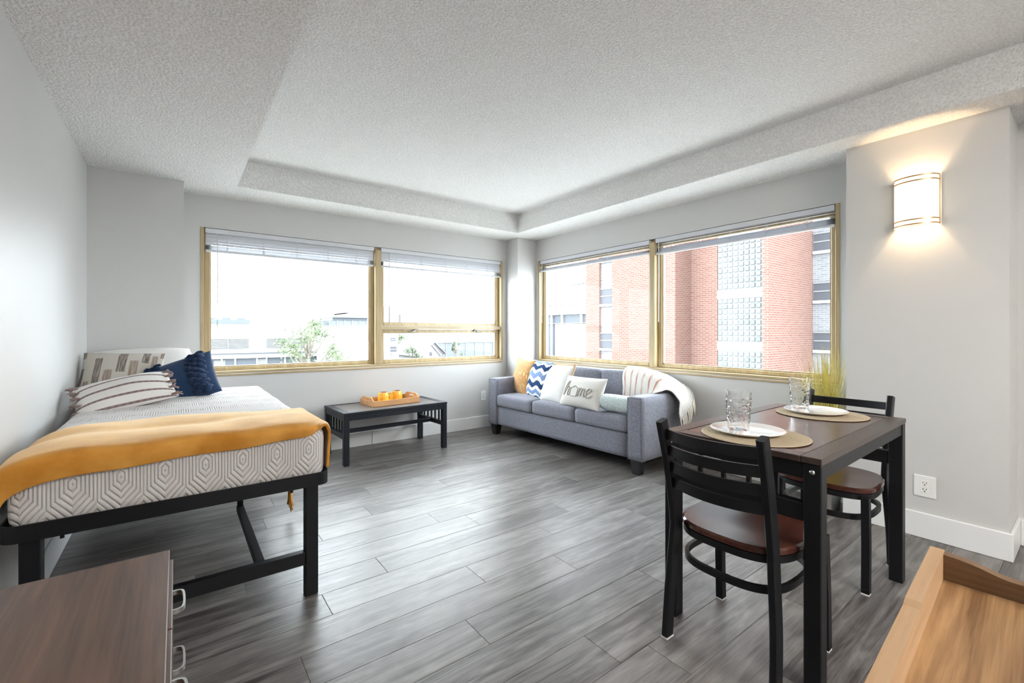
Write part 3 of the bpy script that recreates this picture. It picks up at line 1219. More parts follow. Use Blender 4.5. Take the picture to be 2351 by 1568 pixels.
def slotted_end(w, h0, h1, t):
    """end board in local y-z with a raised middle and a hand slot, thickness along x"""
    bm = bmesh.new()
    n = 24
    top = []
    for i in range(n + 1):
        y = -w / 2 + w * i / n
        k = max(0, min(1, (1 - abs(y) / (w / 2)) / .38))
        k = k * k * (3 - 2 * k)
        top.append((y, h0 + (h1 - h0) * k))
    sw, sh_, sz = w * .16, .009, h1 - .026
    for side in (-t / 2, t / 2):
        def V(y, z): return bm.verts.new((side, y, z))
        # strips of quads, leaving the slot open
        for (ya, za), (yb, zb) in zip(top, top[1:]):
            mid = (ya + yb) / 2
            if abs(mid) < sw:
                bm.faces.new([V(ya, 0), V(yb, 0), V(yb, sz - sh_), V(ya, sz - sh_)])
                bm.faces.new([V(ya, sz + sh_), V(yb, sz + sh_), V(yb, zb), V(ya, za)])
            else:
                bm.faces.new([V(ya, 0), V(yb, 0), V(yb, zb), V(ya, za)])
    def strip(pts):
        for (a, b), (c, d) in zip(pts, pts[1:]):
            bm.faces.new([bm.verts.new(p) for p in ((-t / 2, a, b), (t / 2, a, b), (t / 2, c, d), (-t / 2, c, d))])
    strip(top)
    strip([(-w / 2, h0), (-w / 2, 0), (w / 2, 0), (w / 2, h0)])
    e = max(abs(y) for y, _ in top if abs(y) < sw + w / n)
    e = [y for y, _ in top if abs(y) <= sw + w / n * .5][-1]
    strip([(-e, sz - sh_), (e, sz - sh_), (e, sz + sh_), (-e, sz + sh_), (-e, sz - sh_)])
    bmesh.ops.remove_doubles(bm, verts=bm.verts, dist=1e-5)
    return bm

tz = .461
t = thing('serving_tray', 'bamboo serving tray with hand slots on the coffee table', 'tray', (1.700, 4.285, tz), R(6))
a, b = .245, .150
box('tray_floor', M['bamboo'], -a + .01, a - .01, -b + .01, b - .01, .001, .009, t)
for s in (-1, 1):
    y0 = s * (b - .005)
    box('long_side', M['bamboo'], -a, a, y0 - .005, y0 + .005, 0, .052, t, .0015)
    o = obj('handle_end', slotted_end(2 * b - .02, .052, .082, .010), M['bamboo'], t)
    o.location = (s * (a - .005), 0, 0)

def mug(label, loc, rz):
    t = thing('mug', label, 'mug', loc, rz, 'yellow mugs standing upside down in the bamboo tray')
    bm = bmesh.new()
    add_lathe(bm, [(.047, .0), (.0505, .001), (.0525, .02), (.051, .055), (.047, .080), (.044, .094), (.040, .097), (.034, .096)], 36)
    add_lathe(bm, [(.047, .0), (.048, .02), (.046, .055), (.042, .086), (.002, .088)], 36)
    obj('cup', bm, M['mug'], t, 'auto')
    bm = bmesh.new()
    add_lathe(bm, [(.040, .097), (.039, .099), (.034, .0985), (.033, .093), (.001, .092)], 36)
    obj('foot_ring', bm, M['mug_base'], t, 'auto')
    bm = bmesh.new()
    add_sweep(bm, catmull([(.047, 0, .082), (.068, 0, .080), (.080, 0, .060), (.076, 0, .035), (.050, 0, .022)], 16), [(-.007, -.0035), (.007, -.0035), (.007, .0035), (-.007, .0035)], up=(0, 1, 0))
    obj('handle', bm, M['mug'], t, 'auto')
    return t
mug('upturned yellow mug, the nearer to the bed of the pair on the tray', (1.635, 4.300, tz + .0095), R(-20))
mug('upturned yellow mug, the nearer to the sofa of the pair on the tray', (1.790, 4.335, tz + .0095), R(195))

# ------------------------------------------------------------------ sofa
SO = (3.240, 3.270, 0)
SR = R(3)
sofa = thing('sofa', 'grey fabric three-seat sofa under the right window', 'sofa', SO, SR)
hx, hy = .32, 1.020
aw = .145
def sbox(name, x0, x1, y0, y1, z0, z1, r, parent, crown=0.0, seed=0, n=14, puff=0.0, mat='sofa'):
    bm = superbox((x1 - x0) / 2, (y1 - y0) / 2, (z1 - z0) / 2, r, n, n, crown, seed, puff)
    o = obj(name, bm, M[mat], parent, True)
    o.location = ((x0 + x1) / 2, (y0 + y1) / 2, (z0 + z1) / 2)
    return o
sbox('seat_base', -hx + .018, hx - .02, -hy + aw - .004, hy - aw + .004, .120, .325, .012, sofa)
for s in (-1, 1):
    y0, y1 = sorted((s * hy, s * (hy - aw)))
    sbox('armrest', -hx, hx, y0, y1, .115, .636, .020, sofa, .004)
    bm = bmesh.new()
    yl = s * (hy - .004)
    # piped seam round the arm's front
    pts = [(-hx + .004, y0 + .006, .118), (-hx + .004, y0 + .006, .628), (-hx + .004, y1 - .006, .628), (-hx + .004, y1 - .006, .118)]
    add_tube(bm, pts, .0035, 6)
    obj('piping', bm, M['sofa'], sofa, True)
sbox('back_frame', hx - .14, hx, -hy + aw - .004, hy - aw + .004, .125, .785, .02, sofa)
cw = (2 * (hy - aw)) / 3
for i in range(3):
    y0 = -hy + aw + i * cw
    sbox('seat_cushion', -hx - .006, hx - .15, y0 + .003, y0 + cw - .003, .327, .462, .030, sofa, .014, 0, 16, .004)
    sbox('back_cushion', hx - .265, hx - .120, y0 + .003, y0 + cw - .003, .440, .800, .035, sofa, .006, 0, 16, .008)
for sx in (-1, 1):
    for s in (-1, 1):
        x0, y0 = sx * (hx - .055), s * (hy - .075)
        bm = bmesh.new()
        vs = []
        for zz, k in ((0, .030), (.120, .046)):
            vs.append([bm.verts.new((x0 + p * k, y0 + q * k, zz)) for p, q in ((-1, -1), (1, -1), (1, 1), (-1, 1))])
        for i in range(4):
            bm.faces.new([vs[0][i], vs[0][(i + 1) % 4], vs[1][(i + 1) % 4], vs[1][i]])
        bm.faces.new(vs[0][::-1])
        bm.faces.new(vs[1])
        obj('leg', bm, M['sofa_leg'], sofa)

# sofa cushions (front faces -x)
FW = -PI / 2
cushion('gold_cushion', .42, .42, .13, M['gold'], 'gold swirl-textured cushion at the window corner of the sofa', (3.195, 4.060, .655), R(16), FW + R(-12), R(3), seed=11)
cushion('zigzag_cushion', .41, .41, .13, M['ikat'], 'blue and white zigzag cushion on the sofa', (3.150, 3.715, .650), R(17), FW + R(-10), R(1), seed=12)
wc, wf = cushion('braid_edged_cushion', .44, .40, .14, M['white_linen'], 'plain white sofa cushion edged with tan braid', (3.105, 3.380, .640), R(22), FW + R(-8), R(-2), seed=13)
bm = bmesh.new()
pts = []
for k in range(4):
    for i in range(22):
        q = -.985 + 1.97 * i / 22
        u, v = ((q, -1), (1, q), (-q, 1), (-1, -q))[k]
        p = Vector(wf(u, v))
        w = .0035 * math.sin((k * 22 + i) * 2.6)
        pts.append((p.x * 1.025 + w, p.y, p.z * 1.025 + w))
add_sweep(bm, pts, [(c[0] * 1.25, c[1] * .8) for c in circ(.011, 8)], up=(0, 1, 0), closed=True)
obj('braid_trim', bm, M['braid'], wc, True)
hc, hf = cushion('home_cushion', .540, .300, .14, M['linen'], 'pale lumbar cushion with the word home in raised cord', (3.010, 2.925, .605), R(24), FW + R(-4), R(-1), seed=14)
def cord(letter_pts, closed=False):
    bm = bmesh.new()
    for line in letter_pts:
        n = max(8, len(line) * 6)
        pp = catmull([(a, b, 0) for a, b in line], n) if len(line) > 2 and not closed else [Vector((a, b, 0)) for a, b in line]
        P3 = [hf(p.x, p.y, .004) for p in pp]
        add_tube(bm, P3, .0048, 6, up=(0, 1, 0))
    return bm
def letters(name, lines, closed=False):
    obj(name, cord(lines, closed), M['cord'], hc, True)
h_ = [[(-.74, -.38), (-.70, .05), (-.62, .42), (-.55, .55), (-.54, .40), (-.60, .12), (-.70, -.36)],
      [(-.64, -.12), (-.56, .10), (-.48, .18), (-.45, .02), (-.47, -.22), (-.46, -.38), (-.40, -.36)]]
letters('letter_h', h_)
letters('letter_o_house', [[(-.34, -.40), (-.36, .02), (-.38, .04), (-.16, .26), (.06, .02), (.04, .02), (.02, -.42), (-.34, -.40)]], True)
letters('letter_m', [[(.06, .16), (.10, .02), (.10, -.38), (.11, -.05), (.18, .14), (.23, .02), (.22, -.36), (.24, -.06), (.31, .13), (.37, .02), (.36, -.22), (.38, -.36), (.44, -.34)]])
letters('letter_e', [[(.44, -.20), (.54, -.12), (.62, .0), (.62, .14), (.54, .16), (.48, .0), (.47, -.22), (.53, -.38), (.62, -.36), (.70, -.24)]])
# bolster
bm = bmesh.new()
n = 26
rings = []
for k, (yy, r_) in enumerate([(-.17, .002), (-.170, .045), (-.160, .066), (-.13, .073), (0, .075), (.13, .073), (.160, .066), (.170, .045), (.17, .002)]):
    rings.append([bm.verts.new((r_ * math.cos(2 * PI * i / n), yy, r_ * math.sin(2 * PI * i / n))) for i in range(n)])
for a, b in zip(rings, rings[1:]):
    for i in range(n):
        bm.faces.new([a[i], a[(i + 1) % n], b[(i + 1) % n], b[i]])
o = obj('bolster_cushion', bm, M['teal'], None, True, 2)
o.location = (3.03, 2.520, .552)
o.rotation_euler = (0, 0, R(3))
tag(o, 'fluffy pale teal bolster behind the sofa arm', 'cushion')

# cream throw over the sofa's right corner
xb = 3.24 + .32 - .265     # front of the back cushions near that end
rows = [
    [(xb - .005, 2.68, .565), (xb - .01, 2.60, .55), (xb - .012, 2.52, .54), (xb - .02, 2.44, .56), (xb - .03, 2.37, .60), (xb - .06, 2.30, .652)],
    [(xb + .004, 2.69, .70), (xb - .004, 2.60, .69), (xb - .005, 2.52, .68), (xb - .01, 2.43, .675), (xb - .01, 2.35, .680), (xb - .005, 2.27, .665)],
    [(xb + .025, 2.70, .800), (xb + .018, 2.60, .800), (xb + .018, 2.51, .795), (xb + .02, 2.42, .780), (xb + .03, 2.33, .745), (xb + .04, 2.25, .672)],
    [(xb + .085, 2.70, .838), (xb + .080, 2.60, .838), (xb + .08, 2.51, .832), (xb + .08, 2.41, .815), (xb + .08, 2.30, .760), (xb + .085, 2.215, .640)],
    [(xb + .17, 2.69, .830), (xb + .17, 2.58, .828), (xb + .17, 2.48, .820), (xb + .165, 2.37, .780), (xb + .155, 2.26, .700), (xb + .115, 2.175, .560)],
    [(xb + .25, 2.60, .815), (xb + .25, 2.48, .800), (xb + .25, 2.36, .760), (xb + .235, 2.25, .695), (xb + .19, 2.165, .610), (xb + .06, 2.150, .485)],
    [(xb + .275, 2.46, .770), (xb + .278, 2.34, .735), (xb + .278, 2.24, .690), (xb + .262, 2.145, .625), (xb + .18, 2.105, .545), (xb + .045, 2.125, .425)],
]
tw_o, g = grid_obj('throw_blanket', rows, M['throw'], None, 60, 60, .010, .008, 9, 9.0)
tag(tw_o, 'cream fringed throw with rust stripes over the corner of the grey sofa', 'blanket')
edge = g[-1]
bm = bmesh.new()
ne = len(edge)
for i in range(30):
    t_ = i / 29
    p = edge[int((.40 + .60 * t_) * (ne - 1))]
    L = .105 + rnd.uniform(-.012, .012)
    dx, dy = rnd.uniform(-.008, .008), rnd.uniform(-.012, .004)
    add_tube(bm, [(p.x - .002, p.y - .002, p.z + .012), (p.x + .0, p.y - .010, p.z - L * .3), (p.x + dx, p.y - .008 + dy, p.z - L * .7), (p.x + dx * 1.3, p.y - .008 + dy, p.z - L)], .0052, 6)
obj('fringe', bm, M['fringe'], tw_o, True)

# ------------------------------------------------------------------ dining table
low_table('dining_table', 'dark brown dining table with black legs set for two', 'table', (2.184, .841, 0), R(1.24), 1.10, .567, .762,
          .052, .052, .545, .060, 4, M['table_wood'], M['table_edge'], M['black_metal'], .062, True, False)


def make_chair(label, loc, rz):
    t = thing('dining_chair', label, 'chair', loc, rz, 'black metal dining chairs at the table')
    bmF = M['black_metal']
    bw, tw_ = .190, .178
    # rear legs running up into the back posts
    for s in (-1, 1):
        path = [(-.205, s * (bw + .004), .006), (-.190, s * bw, .20), (-.178, s * (bw - .012), .40), (-.180, s * (bw - .014), .47), (-.215, s * (bw - .012), .66), (-.262, s * (bw - .010), .838)]
        bm = bmesh.new()
        add_sweep(bm, catmull(path, 22), [(-.013, -.018), (-.009, -.022), (.009, -.022), (.013, -.018), (.013, .018), (.009, .022), (-.009, .022), (-.013, .018)], up=(1, 0, 0))
        lg = obj('leg', bm, bmF, t, 'auto')
        box('foot_glide', M['white_plastic'], -.226, -.184, s * (bw + .004) - .014, s * (bw + .004) + .014, 0, .007, lg)
        fx, fy = .200, s * .198
        bm = bmesh.new()
        add_sweep(bm, [(fx, fy, .006), (fx - .006, fy, .20), (fx - .012, fy - s * .004, .425)], rectp(.030, .030), up=(1, 0, 0))
        lg = obj('leg', bm, bmF, t)
        box('foot_glide', M['white_plastic'], fx - .015, fx + .015, fy - .015, fy + .015, 0, .007, lg)
    # four bowed back slats
    for zc in (.788, .727, .664, .602):
        f = (zc - .47) / (.838 - .47)
        xm = -.180 - .082 * f
        bm = bmesh.new()
        pts = []
        for i in range(15):
            q = -1 + 2 * i / 14
            pts.append((xm - .034 * (1 - q * q) + .004, q * (bw - .020), zc - .004 * (1 - q * q)))
        add_sweep(bm, pts, rectp(.010, .038))
        obj('back_slat', bm, bmF, t, 'auto')
    # seat ring and wooden seat
    def outline(k, n=48):
        out = []
        for i in range(n):
            a = 2 * PI * i / n
            c, s = math.cos(a), math.sin(a)
            e = 2 / 3.4
            x = math.copysign(abs(c) ** e, c) * .205
            y = math.copysign(abs(s) ** e, s) * .208
            y *= 1.0 + .10 * x / .205 * .6
            if x < 0:
                x *= 1.0 - .06 * (y / .208) ** 2
            out.append((x * k + .010, y * k))
        return out
    bm = bmesh.new()
    o1, o0, oi, oc = outline(1.0), outline(.97), outline(.90), outline(.45)
    rows_ = [[(x, y, .432) for x, y in o0], [(x, y, .436) for x, y in o1], [(x, y, .450) for x, y in o1], [(x, y, .457) for x, y in o0],
             [(x, y, .456) for x, y in oi], [(x, y, .448) for x, y in oc]]
    V = [[bm.verts.new(p) for p in r_] for r_ in rows_]
    n = len(o1)
    for a, b in zip(V, V[1:]):
        for i in range(n):
            bm.faces.new([a[i], a[(i + 1) % n], b[(i + 1) % n], b[i]])
    bm.faces.new(V[0][::-1])
    bm.faces.new(V[-1])
    obj('seat', bm, M['seat_wood'], t, 'auto')
    bm = bmesh.new()
    add_sweep(bm, [(x, y, .418) for x, y in outline(.93)], rectp(.022, .024), closed=True)
    obj('seat_ring', bm, bmF, t, 'auto')
    # hoop stretcher inside the legs
    bm = bmesh.new()
    hoop = []
    for i in range(48):
        a = 2 * PI * i / 48
        c, s = math.cos(a), math.sin(a)
        e = 2 / 2.9
        hoop.append((math.copysign(abs(c) ** e, c) * .190 + .002, math.copysign(abs(s) ** e, s) * .183, .315))
    add_sweep(bm, hoop, rectp(.014, .024), closed=True)
    obj('hoop_stretcher', bm, bmF, t, 'auto')
    return t
make_chair('black ladder-back chair with a red-brown seat, its back to the bed side', (1.712, .822, 0), R(0))
make_chair('black ladder-back chair with a red-brown seat beside the socket and lamp wall', (2.655, .845, 0), R(180))

# ------------------------------------------------------------------ place settings
def place(n, mloc, ploc, gloc, where):
    mz = .762
    o = bmesh.new()
    prof = [(.001, .004), (.17, .004), (.188, .0035), (.192, .002), (.190, .0002), (.001, .0002)]
    add_lathe(o, prof, 64)
    mt = obj('placemat', o, M['jute'], None, True)
    mt.location = (*mloc, mz)
    tag(mt, 'round woven jute placemat ' + where, 'placemat', 'jute placemats on the dining table')
    o = bmesh.new()
    add_lathe(o, [(.001, .004), (.085, .004), (.105, .007), (.130, .015), (.134, .0165), (.1355, .0155), (.134, .013), (.108, .003), (.088, .0005), (.001, .0005)], 64)
    pl = obj('plate', o, M['plate'], None, True)
    pl.location = (*ploc, mz + .0045)
    tag(pl, 'glossy white dinner plate ' + where, 'plate', 'white plates on the dining table')
    # pebbled tumbler
    bm = bmesh.new()
    N, Kz = 56, 44
    H = .168
    def rad(z): return .0365 + (.0475 - .0365) * (z / H) ** 1.1
    rings = []
    for k in range(Kz + 1):
        z = H * k / Kz
        ring = []
        for i in range(N):
            a = 2 * PI * i / N
            r_ = rad(z)
            if .028 < z < .150:
                f = min(1, (z - .028) / .01, (.150 - z) / .01)
                q = noise.noise(Vector((math.cos(a) * 4.2 + n * 5, math.sin(a) * 4.2, z * 85)))
                r_ += .0050 * f * abs(q) - .0008 * f
            ring.append(bm.verts.new((r_ * math.cos(a), r_ * math.sin(a), z)))
        rings.append(ring)
    inner = []
    for z in (H, .10, .05, .016):
        inner.append([bm.verts.new(((rad(z) - .0036) * math.cos(2 * PI * i / N), (rad(z) - .0036) * math.sin(2 * PI * i / N), z)) for i in range(N)])
    rings += inner
    for a, b in zip(rings, rings[1:]):
        for i in range(N):
            bm.faces.new([a[i], a[(i + 1) % N], b[(i + 1) % N], b[i]])
    bm.faces.new(rings[0][::-1])
    bm.faces.new(rings[-1])
    g_ = obj('tumbler', bm, M['tumbler'], None, 'auto')
    g_.location = (*gloc, mz + .0045 + .0042)
    tag(g_, 'clear pebbled tumbler on the plate ' + where, 'glass', 'tumblers on the dining table')
place(0, (1.815, .835), (1.828, .868), (1.757, .868), 'at the seat nearer the bed')
place(1, (2.540, .850), (2.545, .875), (2.495, .925), 'at the seat nearer the lamp wall')

# ------------------------------------------------------------------ potted grass
t = thing('potted_grass', 'tall yellow ornamental grass in a metal pot behind the far chair', 'plant', (3.475, 1.135, 0))
bm = bmesh.new()
add_lathe(bm, [(.002, .003), (.070, .003), (.074, .0), (.078, .01), (.096, .20), (.099, .203), (.094, .204), (.088, .19), (.002, .185)], 40)
obj('pot', bm, M['pot'], t, 'auto')
bm = bmesh.new()
add_lathe(bm, [(.089, .19), (.05, .197), (.002, .196)], 24)
obj('soil', bm, M['soil'], t)
bm = bmesh.new()
def blade(bm, a, r0, L, lean, w):
    d = Vector((math.cos(a), math.sin(a), 0))
    s = Vector((-d.y, d.x, 0))
    b0 = d * r0 + Vector((0, 0, .19))
    prev = None
    n = 7
    for i in range(n + 1):
        f = i / n
        p = b0 + d * (lean * f ** 1.8) + Vector((0, 0, L * f - lean * .35 * f ** 3))
        p.x = min(p.x, XB - 3.475 - .012)
        p.y = max(p.y, LC0 + .012 - 1.135)
        ww = w * (1 - f ** 2 * .92)
        cur = (bm.verts.new(p - s * ww), bm.verts.new(p + s * ww))
        if prev:
            bm.faces.new([prev[0], prev[1], cur[1], cur[0]])
        prev = cur
for i in range(420):
    blade(bm, rnd.uniform(0, 2 * PI), rnd.uniform(.0, .06), rnd.uniform(.50, .92), abs(rnd.gauss(.0, .10)) + .01, rnd.uniform(.0024, .0042))
for i in range(26):
    blade(bm, rnd.uniform(.3, 1.4) * PI, .03, rnd.uniform(.45, .62), rnd.uniform(.2, .40), .0014)
g_ = obj('grass_blades', bm, M['grass'], t, False, recalc=False)
g_['kind'] = 'stuff'

# ------------------------------------------------------------------ dresser at the foot of the bed
DZ, DX1, DY0, DY1 = .620, -.014, .420, 1.420
DXL = XL + .005
dr = thing('dresser', 'walnut-brown chest of drawers at the foot of the bed', 'dresser', ((DXL + DX1) / 2, (DY0 + DY1) / 2, 0))
dcx, dcy = (DXL + DX1) / 2, (DY0 + DY1) / 2
hxd, hyd = (DX1 - DXL) / 2, (DY1 - DY0) / 2
box('top_board', M['walnut'], -hxd, hxd, -hyd, hyd, DZ - .020, DZ, dr, .0015)
box('carcass', M['walnut'], -hxd + .006, hxd - .012, -hyd + .006, hyd - .006, .05, DZ - .020, dr)
box('plinth', M['walnut'], -hxd + .02, hxd - .04, -hyd + .02, hyd - .02, 0, .05, dr)
W3 = .332
for cidx in range(3):
    y1 = hyd - .003 - cidx * W3
    for k in range(4):
        z1 = DZ - .024 - k * .1315
        bm = bmesh.new()
        add_box(bm, hxd - .011, hxd + .007, y1 - W3 + .003, y1 - .001, z1 - .1285, z1, .0015)
        d = obj('drawer', bm, M['walnut'], dr)
        yc, zc = y1 - W3 / 2, z1 - .030
        bm = bmesh.new()
        pts = catmull([(hxd + .006, yc - .044, zc), (hxd + .018, yc - .043, zc), (hxd + .026, yc - .034, zc), (hxd + .028, yc, zc), (hxd + .026, yc + .034, zc), (hxd + .018, yc + .043, zc), (hxd + .006, yc + .044, zc)], 26)
        add_sweep(bm, pts, [(-.0022, -.005), (.0022, -.005), (.0022, .005), (-.0022, .005)])
        obj('handle', bm, M['steel'], d, 'auto')

# ------------------------------------------------------------------ wooden tray on a small stand, near the viewpoint
RZt = .84
ang = R(3.56)
# rim corner (far end, window side) and direction axes
st = thing('side_stand', 'small pale stand under the wooden tray', 'stand', (.742, -.020, 0), ang)
box('stand_top', M['trim'], -.180, .185, -.16, .150, RZt - .072, RZt - .052, st, .002)
for sx in (-1, 1):
    for sy in (-1, 1):
        box('leg', M['trim'], sx * .150 - .015, sx * .150 + .015, sy * .125 - .015, sy * .125 + .015, 0, RZt - .072, st)
ty = thing('wooden_tray', 'rustic wooden tray with a scooped end in the near corner', 'tray', (.737, -.055, RZt - .0515), ang)
a, b, hgt = .204, .207, .0515
thk = .016
box('tray_floor', M['acacia'], -a + .004, a - .004, -b + .004, b - .004, .0, .012, ty)
for s in (-1, 1):
    y0, y1 = sorted((s * b, s * (b - thk)))
    bm = bmesh.new()
    # the rim steps down a little half way
    add_prism(bm, [(-a, 0), (a, 0), (a, hgt), (.0, hgt), (-.012, hgt - .004), (-a, hgt - .004)], y0, y1, 'y')
    obj('side_board', bm, M['acacia_rim'], ty)
for s in (-1, 1):
    bm = bmesh.new()
    w = 2 * (b - thk)
    n = 40
    out = []
    for i in range(n + 1):
        y_ = -w / 2 + w * i / n
        q = abs(y_) / (w / 2)
        zz = hgt - .002 - .013 * math.exp(-((q - .62) / .20) ** 2) + .022 * max(0, 1 - (q / .52) ** 2) ** .8
        out.append((y_, zz))
    add_prism(bm, [(-w / 2, .0)] + [(w / 2, .0)] + out[::-1], s * a - (thk if s > 0 else 0), s * a + (thk if s < 0 else 0), 'x')
    obj('end_board', bm, M['acacia_dark'], ty)


# ------------------------------------------------------------------ outdoors
GZ = -11.0
struct(box('ground_street', M['asphalt'], -150, 300, -150, 400, GZ - .3, GZ))

def windows_on(parent, plane, rects, depth, axis, mat='window_dark', sill=.16):
    """rects (a0,a1,z0,z1) on plane; axis 'x' => facade faces -X at x=plane; 'y' => faces -Y"""
    for a0, a1, z0, z1 in rects:
        if axis == 'x':
            w = box('window', M[mat], plane - .02, plane + .1, a0, a1, z0, z1, parent)
            box('window_head', M['mullion_far'], plane - .06, plane + .1, a0, a1, z1 - .10, z1, w)
            box('meeting_rail', M['mullion_far'], plane - .05, plane + .1, a0, a1, (z0 + z1) / 2 - .04, (z0 + z1) / 2 + .04, w)
            if sill:
                box('window_sill', M['white_panel'], plane - .14, plane + .1, a0 - .02, a1 + .02, z0 - sill, z0, w)
        else:
            w = box('window', M[mat], a0, a1, plane - .02, plane + .1, z0, z1, parent)
            box('meeting_rail', M['mullion_far'], a0, a1, plane - .05, plane + .1, (z0 + z1) / 2 - .04, (z0 + z1) / 2 + .04, w)
            if sill:
                box('window_sill', M['white_panel'], a0 - .02, a1 + .02, plane - .14, plane + .1, z0 - sill, z0, w)

# red brick block seen through the right window
bb = thing('brick_building', 'red brick block with a glass-block stair tower outside the right window', 'building')
box('brick_wall', M['brick_red'], 25, 27.2, 22.60, 23.94, GZ, 22, bb)
box('brick_wall', M['brick_red'], 25, 26.8, 16.28, 21.37, GZ, 22, bb)
gp = box('grey_brick_panel', M['brick_grey'], 25.22, 27.2, 21.37, 22.60, GZ, 22, bb)
windows_on(bb, 25.18, [(21.39, 22.58, 4.344 - 1.18 + 3.24 * k, 4.344 + 3.24 * k) for k in (-2, -1, 0, 1)], .1, 'x')
box('brick_wall', M['brick_red'], 26.8, 28, 14.53, 16.28, GZ, 22, bb)
box('brick_wall', M['brick_red'], 25, 31, 10.79, 11.08, GZ, 22, bb)
box('stair_tower_wall', M['block_joint'], 26.86, 28, 11.08, 14.53, GZ, 22, bb)
for z0, z1 in ((3.16, 3.70), (.03, .55)):
    box('floor_band', M['white_panel'], 26.80, 26.9, 11.08, 14.53, z0, z1, bb)
first = None
NB, bw_ = 8, (14.53 - 11.92) / 8
for z0, rows_ in ((3.72, 10), (.56, 8), (-1.32, 4)):
    for k in range(rows_):
        for i in range(NB + 1):
            yy, zz = 14.53 - (i + .5) * bw_, z0 + (k + .5) * .3255
            if first is None:
                bm = bmesh.new()
                s = bw_ / 2 - .028
                add_box(bm, -.05, .05, -s, s, -.3255 / 2 + .028, .3255 / 2 - .028, .03)
                first = obj('glass_block', bm, M['block'], bb)
                first.location = (26.85, yy, zz)
            else:
                copy_part(first, bb, (26.85, yy, zz))
box('grey_brick_wall', M['brick_grey'], 31, 32, 3, 10.79, GZ, 22, bb)
windows_on(bb, 30.95, [(8.6, 10.72, 4.141 - 1.12 + 2.98 * k, 4.141 + 2.98 * k) for k in (-2, -1, 0, 1)], .1, 'x')

# pale office beyond it
ob = thing('office_building', 'white office with dark ground-floor glazing left of the brick block', 'building')
box('upper_wall', M['white_panel'], 45, 52, 40, 66, 3.62, 5.0, ob)
box('roof_edge', M['dark_line'], 44.85, 45.2, 40, 66, 4.98, 5.06, ob)
box('penthouse', M['white_panel'], 46, 52, 40, 47.0, 5.0, 7.9, ob)
box('penthouse_edge', M['dark_line'], 45.9, 46.2, 40, 47.0, 7.86, 7.98, ob)
box('glazing', M['far_glass'], 45.4, 52, 40, 66, GZ, 3.62, ob)
for yy in (44.15, 48.05, 50.3, 53.0, 56.0):
    box('mullion', M['white_render'], 45.1, 45.5, yy - .16, yy + .16, GZ, 3.62, ob)
box('transom', M['mullion_far'], 45.2, 45.5, 40, 66, 2.3, 2.42, ob)
box('white_canopy_block', M['white_panel'], 42.0, 44.2, 41.5, 46.0, GZ, 2.15, ob)

# long white building across the street, left window
wb = thing('white_building', 'long low white building with louvred openings across the street', 'building')
box('upper_wall', M['white_render'], -25, 21.4, 60, 82, -1.33, 1.80, wb)
box('parapet_cap', M['white_panel'], -25, 21.5, 59.85, 60.4, 1.80, 1.92, wb)
box('ledge_gap', M['dark_line'], -25, 21.4, 59.95, 60.5, -1.45, -1.33, wb)
box('lower_wall', M['white_render'], -25, 21.4, 60.1, 82, -1.95, -1.45, wb)
box('ground_wall', M['white_render'], 16.7, 21.4, 60.1, 82, GZ, -1.95, wb)
box('ground_wall', M['white_render'], -25, 16.7, 60.4, 82, GZ, -3.3, wb)
gz_ = box('glazing', M['far_glass'], -25, 16.7, 60.5, 61, -3.3, -1.95, wb)
for xx in (-1, 3.0, 4.1, 5.4, 7.6, 8.6, 10.6, 12.4, 14.4, 16.6):
    box('mullion', M['white_render'], xx - .09, xx + .09, 60.35, 60.6, -3.3, -1.95, gz_)
for xx in (3.9, 8.1):
    box('blind_panel', M['roof_pale'], xx - .55, xx + .55, 60.42, 60.5, -3.1, -2.1, gz_)
for x0, x1 in ((2.6, 6.75), (8.5, 12.8), (-6, -1)):
    lv = box('louvre_panel', M['louvre'], x0, x1, 59.98, 60.2, -.87, .42, wb)
    for k in range(8):
        box('louvre_slat', M['mullion_far'], x0 + .05, x1 - .05, 59.90, 60.0, -.84 + k * .158, -.78 + k * .158, lv)
    box('centre_post', M['mullion_far'], (x0 + x1) / 2 - .05, (x0 + x1) / 2 + .05, 59.88, 60.0, -.87, .42, lv)

hv = thing('rooftop_unit', 'blue-grey air-conditioning unit on the white roof', 'roof unit')
box('housing', M['hvac'], 2.6, 8.0, 70, 73, 1.8, 2.75, hv)
box('base_strip', M['lilac'], 3.2, 8.05, 69.9, 73, 1.8, 2.15, hv)
for xx in (3.6, 5.3, 7.0):
    box('fan_cowl', M['hvac'], xx - .45, xx + .45, 70.4, 71.6, 2.75, 3.0, hv)

# distant blocks
sb = thing('stepped_building', 'distant stepped tower in pale red and blue-grey on the skyline', 'building')
box('lower_storeys', M['blue_grey'], 36.2, 58, 142, 160, GZ, 4.6, sb)
box('glazed_storey', M['far_glass'], 38.0, 58, 141.8, 160, 4.6, 5.4, sb)
bm = bmesh.new()
add_prism(bm, [(37.6, 5.4), (58, 5.4), (58, 6.9), (43.0, 6.9)], 141, 160, 'y')
obj('sloped_roof', bm, M['blue_grey'], sb)
box('tower', M['terracotta'], 41.6, 57.0, 142, 158, 6.9, 8.1, sb)
box('tower', M['terracotta'], 43.4, 56.6, 142.5, 158, 8.1, 9.5, sb)
for k in range(9):
    box('pier', M['mullion_far'], 36.9 + k * 2.3, 37.3 + k * 2.3, 141.85, 142.1, GZ, 4.6, sb)
wing = box('low_wing', M['far_glass'], 33.5, 36.3, 140, 150, GZ, 4.2, sb)

